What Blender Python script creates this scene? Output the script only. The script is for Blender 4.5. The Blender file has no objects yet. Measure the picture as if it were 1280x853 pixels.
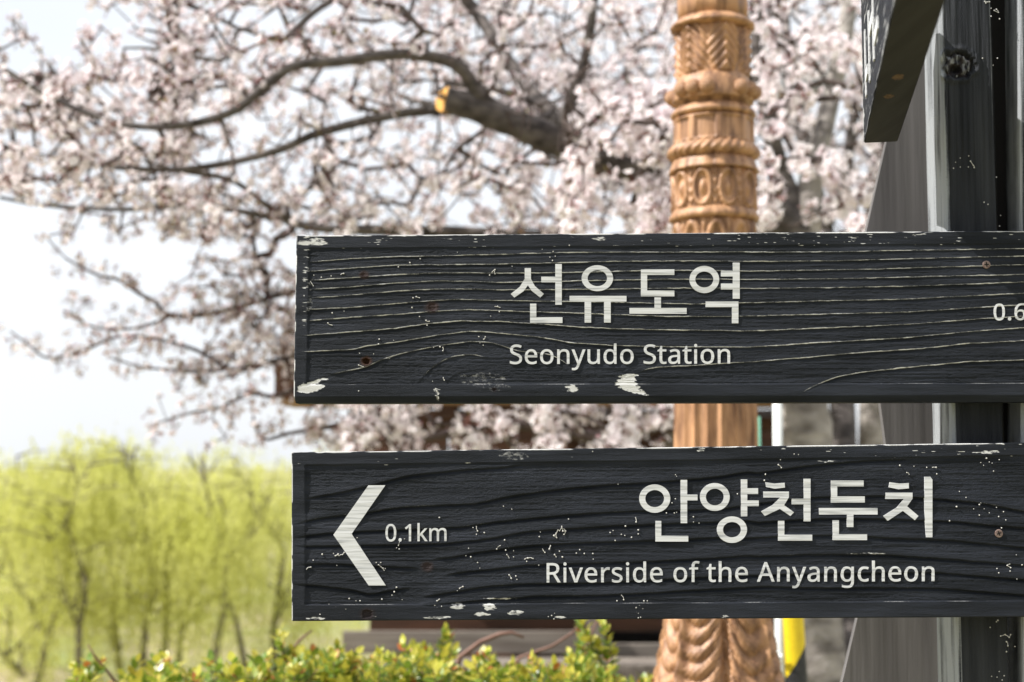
import bpy, bmesh, math, random
import numpy as np
from mathutils import Vector, Matrix

random.seed(7)
rng = np.random.default_rng(7)
R = math.radians
scene = bpy.context.scene
col = scene.collection

# ------------------------------------------------------------------ camera
CAM = Vector((0.0, 0.0, 1.6))
PITCH = R(4.9)
FPX = 50.0 / 36.0 * 1280.0          # focal length in photo pixels
cam_data = bpy.data.cameras.new('camera')
cam_data.lens = 50
cam_data.sensor_width = 36
cam_data.clip_start = 0.05
cam_data.clip_end = 2000
cam_data.dof.use_dof = True
cam_data.dof.focus_distance = 1.70
cam_data.dof.aperture_fstop = 5.0
cam_data.dof.aperture_blades = 0
cam = bpy.data.objects.new('camera', cam_data)
cam.location = CAM
cam.rotation_euler = (math.pi / 2 + PITCH, 0, 0)
col.objects.link(cam)
scene.camera = cam

# ------------------------------------------------------------------ world and sun
SUN_DIR = Vector((-0.67, -0.135, 0.73)).normalized()      # towards the sun
sun_el = math.asin(SUN_DIR.z)
sun_az = math.atan2(SUN_DIR.x, SUN_DIR.y)
world = bpy.data.worlds.new('World')
scene.world = world
world.use_nodes = True
nt = world.node_tree
nt.nodes.clear()
n_out = nt.nodes.new('ShaderNodeOutputWorld')
n_bg = nt.nodes.new('ShaderNodeBackground')
n_sky = nt.nodes.new('ShaderNodeTexSky')
n_sky.sky_type = 'NISHITA'
n_sky.sun_disc = False
n_sky.sun_elevation = sun_el
n_sky.sun_rotation = sun_az % (2 * math.pi)
n_sky.air_density = 1.0
n_sky.dust_density = 2.0
# thin bright cloud veil over the blue
n_tc = nt.nodes.new('ShaderNodeTexCoord')
n_map = nt.nodes.new('ShaderNodeMapping')
n_map.inputs['Scale'].default_value = (1.0, 1.0, 2.6)
n_noi = nt.nodes.new('ShaderNodeTexNoise')
n_noi.inputs['Scale'].default_value = 2.2
n_noi.inputs['Detail'].default_value = 5.0
n_rmp = nt.nodes.new('ShaderNodeMapRange')
n_rmp.inputs['From Min'].default_value = 0.35
n_rmp.inputs['From Max'].default_value = 0.65
n_rmp.inputs['To Min'].default_value = 0.84
n_rmp.inputs['To Max'].default_value = 0.96
n_mix = nt.nodes.new('ShaderNodeMix')
n_mix.data_type = 'RGBA'
n_mix.inputs['B'].default_value = (5.65, 5.85, 6.15, 1)
nt.links.new(n_tc.outputs['Generated'], n_map.inputs['Vector'])
nt.links.new(n_map.outputs['Vector'], n_noi.inputs['Vector'])
nt.links.new(n_noi.outputs['Fac'], n_rmp.inputs['Value'])
nt.links.new(n_rmp.outputs['Result'], n_mix.inputs['Factor'])
nt.links.new(n_sky.outputs['Color'], n_mix.inputs['A'])
nt.links.new(n_mix.outputs['Result'], n_bg.inputs['Color'])
n_bg.inputs['Strength'].default_value = 0.115
nt.links.new(n_bg.outputs['Background'], n_out.inputs['Surface'])

sun_data = bpy.data.lights.new('sun', 'SUN')
sun_data.energy = 4.9
sun_data.angle = R(0.5)
sun_data.color = (1.0, 0.965, 0.92)
sun = bpy.data.objects.new('sun', sun_data)
sun.rotation_euler = (-SUN_DIR).to_track_quat('-Z', 'Y').to_euler()
sun.location = SUN_DIR * 20
col.objects.link(sun)

scene.view_settings.view_transform = 'Standard'
scene.view_settings.look = 'None'
scene.view_settings.gamma = 1
scene.view_settings.exposure = 0.68
scene.view_settings.use_curve_mapping = False
scene.render.engine = 'CYCLES'
scene.cycles.use_denoising = True
scene.cycles.max_bounces = 8
scene.cycles.diffuse_bounces = 3
scene.cycles.glossy_bounces = 2
scene.cycles.transmission_bounces = 4

# ------------------------------------------------------------------ helpers
CP, SP_ = math.cos(PITCH), math.sin(PITCH)

def U(px, py, Y):
    """World point at depth plane y = Y that the photo shows at pixel (px, py)."""
    a = (px - 640.0) / FPX
    b = -(py - 426.5) / FPX
    dy = CP - b * SP_
    dz = SP_ + b * CP
    k = Y / dy
    return (a * k, Y, CAM.z + dz * k)

def UV(px, py, Y):
    return Vector(U(px, py, Y))

def Ua(px, py, Y):
    px = np.asarray(px, float); py = np.asarray(py, float); Y = np.asarray(Y, float)
    a = (px - 640.0) / FPX
    b = -(py - 426.5) / FPX
    dy = CP - b * SP_
    dz = SP_ + b * CP
    k = Y / dy
    return np.stack([a * k, Y + 0 * k, CAM.z + dz * k], -1)

MATS = {}
ORG = {}

def node_mat(name):
    m = bpy.data.materials.new(name)
    m.use_nodes = True
    MATS[name] = m
    t = m.node_tree
    return m, t, t.nodes['Principled BSDF']

def mat(name, c1, c2=None, rough=0.7, scale=8.0, stretch=(1, 1, 1), detail=4.0, bump=0.0, bump_scale=None,
        trans=0.0, lo=0.35, hi=0.65, spec=0.35, dist=0.01, coord='Object', rnd=0.0):
    m, t, p = node_mat(name)
    L = t.links.new
    p.inputs['Roughness'].default_value = rough
    p.inputs['Specular IOR Level'].default_value = spec
    tc = t.nodes.new('ShaderNodeTexCoord')
    mp = t.nodes.new('ShaderNodeMapping')
    mp.inputs['Scale'].default_value = stretch
    L(tc.outputs[coord], mp.inputs['Vector'])
    colour = None
    if c2 is not None:
        no = t.nodes.new('ShaderNodeTexNoise')
        no.inputs['Scale'].default_value = scale
        no.inputs['Detail'].default_value = detail
        L(mp.outputs['Vector'], no.inputs['Vector'])
        mr = t.nodes.new('ShaderNodeMapRange')
        mr.inputs['From Min'].default_value = lo
        mr.inputs['From Max'].default_value = hi
        L(no.outputs['Fac'], mr.inputs['Value'])
        mx = t.nodes.new('ShaderNodeMix'); mx.data_type = 'RGBA'
        mx.inputs['A'].default_value = (*c1, 1); mx.inputs['B'].default_value = (*c2, 1)
        L(mr.outputs['Result'], mx.inputs['Factor'])
        colour = mx.outputs['Result']
        if rnd:
            oi = t.nodes.new('ShaderNodeObjectInfo')
            hs = t.nodes.new('ShaderNodeHueSaturation')
            m2 = t.nodes.new('ShaderNodeMapRange')
            m2.inputs['To Min'].default_value = 1 - rnd; m2.inputs['To Max'].default_value = 1 + rnd
            L(oi.outputs['Random'], m2.inputs['Value'])
            L(m2.outputs['Result'], hs.inputs['Value'])
            L(colour, hs.inputs['Color'])
            colour = hs.outputs['Color']
        L(colour, p.inputs['Base Color'])
    else:
        p.inputs['Base Color'].default_value = (*c1, 1)
    if bump:
        nb = t.nodes.new('ShaderNodeTexNoise')
        nb.inputs['Scale'].default_value = bump_scale or scale
        nb.inputs['Detail'].default_value = 6
        L(mp.outputs['Vector'], nb.inputs['Vector'])
        bp = t.nodes.new('ShaderNodeBump')
        bp.inputs['Strength'].default_value = bump
        bp.inputs['Distance'].default_value = dist
        L(nb.outputs['Fac'], bp.inputs['Height'])
        L(bp.outputs['Normal'], p.inputs['Normal'])
    if trans:
        out = t.nodes['Material Output']
        tr = t.nodes.new('ShaderNodeBsdfTranslucent')
        ms = t.nodes.new('ShaderNodeMixShader')
        ms.inputs['Fac'].default_value = trans
        if colour is not None:
            L(colour, tr.inputs['Color'])
        else:
            tr.inputs['Color'].default_value = (*c1, 1)
        L(p.outputs['BSDF'], ms.inputs[1]); L(tr.outputs['BSDF'], ms.inputs[2])
        L(ms.outputs['Shader'], out.inputs['Surface'])
    return m

class MB:
    """Collects vertices and faces of one mesh."""
    def __init__(self):
        self.v = []; self.f = []; self.m = []
    def add(self, vs, fs, mi=0):
        o = len(self.v)
        self.v.extend([tuple(x) for x in vs])
        self.f.extend([tuple(i + o for i in f) for f in fs])
        self.m.extend([mi] * len(fs))
        return self
    def box(self, lo, hi, mi=0):
        x0, y0, z0 = lo; x1, y1, z1 = hi
        self.add([(x0, y0, z0), (x1, y0, z0), (x1, y1, z0), (x0, y1, z0), (x0, y0, z1), (x1, y0, z1), (x1, y1, z1), (x0, y1, z1)],
                 [(0, 3, 2, 1), (4, 5, 6, 7), (0, 1, 5, 4), (1, 2, 6, 5), (2, 3, 7, 6), (3, 0, 4, 7)], mi)
        return self
    def tube(self, pts, rad, sides=8, cap=True, mi=0, wob=0.0):
        pts = [Vector(p) for p in pts]
        n = len(pts)
        vs = []
        up = Vector((0.13, 0.21, 0.97))
        for i, p in enumerate(pts):
            d = (pts[min(i + 1, n - 1)] - pts[max(i - 1, 0)])
            if d.length < 1e-9: d = Vector((0, 0, 1))
            d.normalize()
            u = up - d * up.dot(d)
            if u.length < 0.15:
                u = Vector((1, 0, 0)) - d * d.x
            u.normalize()
            w = d.cross(u)
            up = u
            r = rad[i] if hasattr(rad, '__len__') else rad
            for k in range(sides):
                a = 2 * math.pi * k / sides
                rr = r * (1 + wob * (random.random() - 0.5))
                vs.append(p + u * math.cos(a) * rr + w * math.sin(a) * rr)
        fs = []
        for i in range(n - 1):
            for k in range(sides):
                k2 = (k + 1) % sides
                fs.append((i * sides + k, i * sides + k2, (i + 1) * sides + k2, (i + 1) * sides + k))
        if cap:
            fs.append(tuple(range(sides - 1, -1, -1)))
            fs.append(tuple((n - 1) * sides + k for k in range(sides)))
        return self.add(vs, fs, mi)
    def build(self, name, mats, parent=None, smooth=False):
        return mesh_obj(name, self.v, self.f, mats, parent, smooth, self.m)

def org(o):
    return ORG.get(o.name, Vector((0, 0, 0))) if o is not None else Vector((0, 0, 0))

def mesh_obj(name, v, f, mats, parent=None, smooth=False, mi=None):
    me = bpy.data.meshes.new(name)
    og = org(parent)
    v = np.asarray(v, float) - np.array(og)
    me.from_pydata(v.tolist(), [], f)
    if not isinstance(mats, (list, tuple)): mats = [mats]
    for m in mats: me.materials.append(m)
    if mi is not None and len(mats) > 1:
        me.polygons.foreach_set('material_index', np.asarray(mi, np.int32))
    if smooth:
        me.polygons.foreach_set('use_smooth', np.ones(len(me.polygons), bool))
    me.update()
    o = bpy.data.objects.new(name, me)
    col.objects.link(o)
    if parent is not None:
        o.parent = parent
        ORG[o.name] = og
    return o

def fast_mesh(name, V, Q, mats, parent=None, smooth=False, mi=None):
    """Numpy mesh: V (n,3), Q (m,k) with k = 3 or 4."""
    me = bpy.data.meshes.new(name)
    V = np.asarray(V, np.float64) - np.array(org(parent))
    Q = np.asarray(Q, np.int32)
    k = Q.shape[1]
    me.vertices.add(len(V)); me.vertices.foreach_set('co', V.astype(np.float32).ravel())
    me.loops.add(Q.size); me.loops.foreach_set('vertex_index', Q.ravel())
    me.polygons.add(len(Q))
    me.polygons.foreach_set('loop_start', np.arange(0, Q.size, k, dtype=np.int32))
    if not isinstance(mats, (list, tuple)): mats = [mats]
    for m in mats: me.materials.append(m)
    if mi is not None: me.polygons.foreach_set('material_index', np.asarray(mi, np.int32))
    if smooth: me.polygons.foreach_set('use_smooth', np.ones(len(Q), bool))
    me.update(calc_edges=True)
    me.validate()
    o = bpy.data.objects.new(name, me)
    col.objects.link(o)
    if parent is not None:
        o.parent = parent
        ORG[o.name] = org(parent)
    return o

def tag(o, label=None, cat=None, group=None, kind=None):
    if label: o['label'] = label
    if cat: o['category'] = cat
    if group: o['group'] = group
    if kind: o['kind'] = kind
    return o

def thing(name, label, cat, loc, group=None):
    o = bpy.data.objects.new(name, None)
    o.empty_display_size = 0.1
    o.location = loc
    col.objects.link(o)
    ORG[o.name] = Vector(loc)
    return tag(o, label, cat, group)

def place(name, me, loc, parent, rot=None, scale=1.0):
    """An object that shares mesh data, placed at a world point under its parent."""
    o = bpy.data.objects.new(name, me)
    col.objects.link(o)
    if parent is not None: o.parent = parent
    o.location = Vector(loc) - org(parent)
    if rot is not None: o.rotation_euler = rot
    o.scale = (scale, scale, scale)
    return o

# value noise in numpy
def vnoise(x, y, seed=0):
    g = np.random.default_rng(seed).random((256, 256))
    xi = np.floor(x).astype(int); yi = np.floor(y).astype(int)
    fx = x - xi; fy = y - yi
    fx = fx * fx * (3 - 2 * fx); fy = fy * fy * (3 - 2 * fy)
    a = g[yi % 256, xi % 256]; b = g[yi % 256, (xi + 1) % 256]
    c = g[(yi + 1) % 256, xi % 256]; d = g[(yi + 1) % 256, (xi + 1) % 256]
    return (a * (1 - fx) + b * fx) * (1 - fy) + (c * (1 - fx) + d * fx) * fy

def fbm(x, y, seed=0, oct=4):
    s = 0; a = 0.5; t = 0
    for i in range(oct):
        s = s + a * vnoise(x * 2 ** i, y * 2 ** i, seed + i); t += a; a *= 0.5
    return s / t

def inpoly(px, py, poly):
    inside = np.zeros(px.shape, bool)
    n = len(poly); j = n - 1
    for i in range(n):
        xi, yi = poly[i]; xj, yj = poly[j]
        c = ((yi > py) != (yj > py)) & (px < (xj - xi) * (py - yi) / (yj - yi + 1e-12) + xi)
        inside ^= c
        j = i
    return inside

# ------------------------------------------------------------------ materials
def attr_wood(name, paint, paint2, bare, rough=0.62, grain=(1, 1, 1), bump=0.35):
    """Black painted timber; the mesh attribute 'wear' bares the pale wood, 'rust' stains it brown."""
    m, t, p = node_mat(name)
    L = t.links.new
    p.inputs['Specular IOR Level'].default_value = 0.21
    p.inputs['Specular Tint'].default_value = (0.90, 0.95, 1.0, 1)
    tc = t.nodes.new('ShaderNodeTexCoord')
    mp = t.nodes.new('ShaderNodeMapping'); mp.inputs['Scale'].default_value = grain
    L(tc.outputs['Object'], mp.inputs['Vector'])
    no = t.nodes.new('ShaderNodeTexNoise'); no.inputs['Scale'].default_value = 55; no.inputs['Detail'].default_value = 6
    L(mp.outputs['Vector'], no.inputs['Vector'])
    mx = t.nodes.new('ShaderNodeMix'); mx.data_type = 'RGBA'
    mx.inputs['A'].default_value = (*paint, 1); mx.inputs['B'].default_value = (*paint2, 1)
    mr = t.nodes.new('ShaderNodeMapRange'); mr.inputs['From Min'].default_value = 0.38; mr.inputs['From Max'].default_value = 0.68
    L(no.outputs['Fac'], mr.inputs['Value']); L(mr.outputs['Result'], mx.inputs['Factor'])
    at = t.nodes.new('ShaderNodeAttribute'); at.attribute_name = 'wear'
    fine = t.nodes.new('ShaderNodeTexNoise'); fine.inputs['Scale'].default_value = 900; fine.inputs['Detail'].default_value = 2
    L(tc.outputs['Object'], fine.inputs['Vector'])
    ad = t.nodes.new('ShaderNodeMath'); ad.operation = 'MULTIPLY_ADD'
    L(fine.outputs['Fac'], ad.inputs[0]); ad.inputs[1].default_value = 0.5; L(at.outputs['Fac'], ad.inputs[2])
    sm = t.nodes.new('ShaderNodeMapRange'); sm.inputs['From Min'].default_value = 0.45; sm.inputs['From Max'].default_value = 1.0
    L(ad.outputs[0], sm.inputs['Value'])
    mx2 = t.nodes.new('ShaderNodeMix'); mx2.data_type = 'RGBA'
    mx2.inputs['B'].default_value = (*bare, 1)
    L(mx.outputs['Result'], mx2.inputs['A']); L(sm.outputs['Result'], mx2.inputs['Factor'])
    at2 = t.nodes.new('ShaderNodeAttribute'); at2.attribute_name = 'rust'
    mx3 = t.nodes.new('ShaderNodeMix'); mx3.data_type = 'RGBA'
    mx3.inputs['B'].default_value = (0.045, 0.018, 0.008, 1)
    L(mx2.outputs['Result'], mx3.inputs['A']); L(at2.outputs['Fac'], mx3.inputs['Factor'])
    L(mx3.outputs['Result'], p.inputs['Base Color'])
    p.inputs['Roughness'].default_value = rough
    bp = t.nodes.new('ShaderNodeBump'); bp.inputs['Strength'].default_value = bump; bp.inputs['Distance'].default_value = 0.0018
    nb = t.nodes.new('ShaderNodeTexNoise'); nb.inputs['Scale'].default_value = 170; nb.inputs['Detail'].default_value = 5
    L(mp.outputs['Vector'], nb.inputs['Vector'])
    n3 = t.nodes.new('ShaderNodeTexNoise'); n3.inputs['Scale'].default_value = 1100; n3.inputs['Detail'].default_value = 2
    L(tc.outputs['Object'], n3.inputs['Vector'])
    s2 = t.nodes.new('ShaderNodeMath'); s2.operation = 'MULTIPLY_ADD'; s2.inputs[1].default_value = 0.8
    L(n3.outputs['Fac'], s2.inputs[0]); L(nb.outputs['Fac'], s2.inputs[2])
    L(s2.outputs[0], bp.inputs['Height']); L(bp.outputs['Normal'], p.inputs['Normal'])
    return m

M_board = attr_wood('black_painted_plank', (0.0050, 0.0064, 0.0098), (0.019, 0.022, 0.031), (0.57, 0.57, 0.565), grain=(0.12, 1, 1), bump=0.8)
M_post = attr_wood('black_painted_post', (0.011, 0.012, 0.0145), (0.032, 0.034, 0.038), (0.30, 0.315, 0.33), grain=(1, 1, 0.06), bump=0.8)
M_letter = mat('white_letter_paint', (0.60, 0.61, 0.63), (0.27, 0.28, 0.295), rough=0.6, scale=420, stretch=(0.05, 1, 1), detail=6, bump=0.8, bump_scale=160, dist=0.001, lo=0.47, hi=0.74)
M_fungus = mat('white_fungus', (0.62, 0.61, 0.59), (0.45, 0.44, 0.42), rough=0.8, scale=200)
M_screw = mat('rusty_screw_steel', (0.10, 0.06, 0.05), (0.22, 0.16, 0.14), rough=0.5, scale=300, spec=0.5)
M_black = mat('dark_slot', (0.006, 0.005, 0.005), rough=0.9)
M_grey_plank = mat('weathered_grey_plank', (0.075, 0.070, 0.071), (0.14, 0.132, 0.132), rough=0.85, scale=26, stretch=(1, 1, 0.05), detail=6, bump=0.5, bump_scale=60, dist=0.003)
M_under = mat('dark_bare_underside', (0.009, 0.0085, 0.008), (0.019, 0.0185, 0.018), rough=0.8, scale=60, stretch=(1, 0.06, 1), bump=0.5, bump_scale=80, dist=0.002)
M_stain = mat('brown_stain', (0.05, 0.028, 0.016), (0.11, 0.07, 0.04), rough=0.9, scale=160)
M_pillar = mat('carved_orange_wood', (0.45, 0.245, 0.125), (0.12, 0.053, 0.026), rough=0.52, scale=16, stretch=(3.2, 3.2, 0.7), detail=7, bump=0.4, bump_scale=40, dist=0.004, lo=0.40, hi=0.72, spec=0.5)
M_bark = mat('cherry_bark', (0.035, 0.029, 0.027), (0.13, 0.112, 0.103), rough=0.85, scale=14, stretch=(1, 1, 2.2), detail=6, bump=0.8, bump_scale=30, dist=0.01)
M_bark_pale = mat('pale_lit_bark', (0.12, 0.105, 0.095), (0.36, 0.33, 0.30), rough=0.9, scale=9, stretch=(1, 1, 1.6), detail=6, bump=0.8, bump_scale=25, dist=0.012)  # paler grey bark; for the lit stems sunlight is put into the colour
M_twig = mat('cherry_twig', (0.05, 0.036, 0.032), (0.09, 0.066, 0.058), rough=0.85, scale=30)
M_cut = mat('fresh_cut_wood', (0.72, 0.40, 0.10), (0.60, 0.30, 0.07), rough=0.7, scale=40)
M_petal = mat('cherry_petal', (0.90, 0.80, 0.83), (0.93, 0.895, 0.905), rough=0.7, scale=5, trans=0.5, spec=0.1)
M_calyx = mat('red_brown_calyx', (0.20, 0.055, 0.05), (0.26, 0.11, 0.07), rough=0.7, scale=12, trans=0.2)
M_bud = mat('pink_bud', (0.66, 0.36, 0.40), (0.74, 0.5, 0.52), rough=0.6, scale=12, trans=0.3)
M_leaflet = mat('bronze_leaflet', (0.22, 0.14, 0.05), (0.28, 0.24, 0.06), rough=0.6, scale=12, trans=0.35)
M_willow_leaf = mat('willow_leaf', (0.55, 0.565, 0.13), (0.69, 0.685, 0.245), rough=0.6, scale=0.9, trans=0.45, spec=0.2)
M_willow_bark = mat('willow_bark', (0.095, 0.078, 0.06), (0.17, 0.142, 0.11), rough=0.9, scale=4)
M_leaf = mat('hedge_leaf', (0.10, 0.19, 0.022), (0.33, 0.40, 0.05), rough=0.35, scale=9, trans=0.3, spec=0.5)
M_leaf_y = mat('hedge_young_leaf', (0.48, 0.49, 0.06), (0.55, 0.46, 0.07), rough=0.4, scale=14, trans=0.35, spec=0.5)
M_leaf_r = mat('hedge_red_tip', (0.36, 0.10, 0.03), (0.45, 0.20, 0.04), rough=0.4, scale=14, trans=0.3)
M_stem = mat('hedge_stem', (0.14, 0.075, 0.055), (0.22, 0.13, 0.10), rough=0.8, scale=20)
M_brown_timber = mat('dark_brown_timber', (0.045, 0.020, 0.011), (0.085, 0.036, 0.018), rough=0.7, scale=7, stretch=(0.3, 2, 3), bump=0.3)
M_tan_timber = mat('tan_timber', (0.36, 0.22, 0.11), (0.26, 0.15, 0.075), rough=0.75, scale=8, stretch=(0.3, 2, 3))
M_deck = mat('weathered_deck_board', (0.15, 0.125, 0.105), (0.24, 0.21, 0.18), rough=0.85, scale=8, stretch=(0.3, 2, 3), detail=6, bump=0.4)
M_roof = mat('bark_roof', (0.10, 0.07, 0.05), (0.18, 0.14, 0.10), rough=0.9, scale=14)
M_ground = mat('dry_ground', (0.36, 0.29, 0.20), (0.22, 0.25, 0.09), rough=0.95, scale=0.35, detail=8, bump=0.6, bump_scale=6, dist=0.04)
M_rock = mat('pale_rock', (0.46, 0.42, 0.40), (0.30, 0.28, 0.27), rough=0.9, scale=7, bump=0.6, dist=0.03)
M_green = mat('green_enamel', (0.16, 0.40, 0.27), (0.20, 0.46, 0.32), rough=0.4, scale=6)
M_white_pole = mat('white_enamel', (0.70, 0.72, 0.70), (0.6, 0.62, 0.6), rough=0.45, scale=6)
M_yellow = mat('yellow_reflective', (0.80, 0.60, 0.02), (0.74, 0.53, 0.02), rough=0.45, scale=80, bump=0.2, bump_scale=120, dist=0.002)
M_blackp = mat('black_reflective', (0.022, 0.022, 0.024), (0.04, 0.04, 0.042), rough=0.5, scale=80)
M_greybox = mat('pale_grey_metal', (0.36, 0.38, 0.39), (0.28, 0.30, 0.31), rough=0.6, scale=3)

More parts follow.
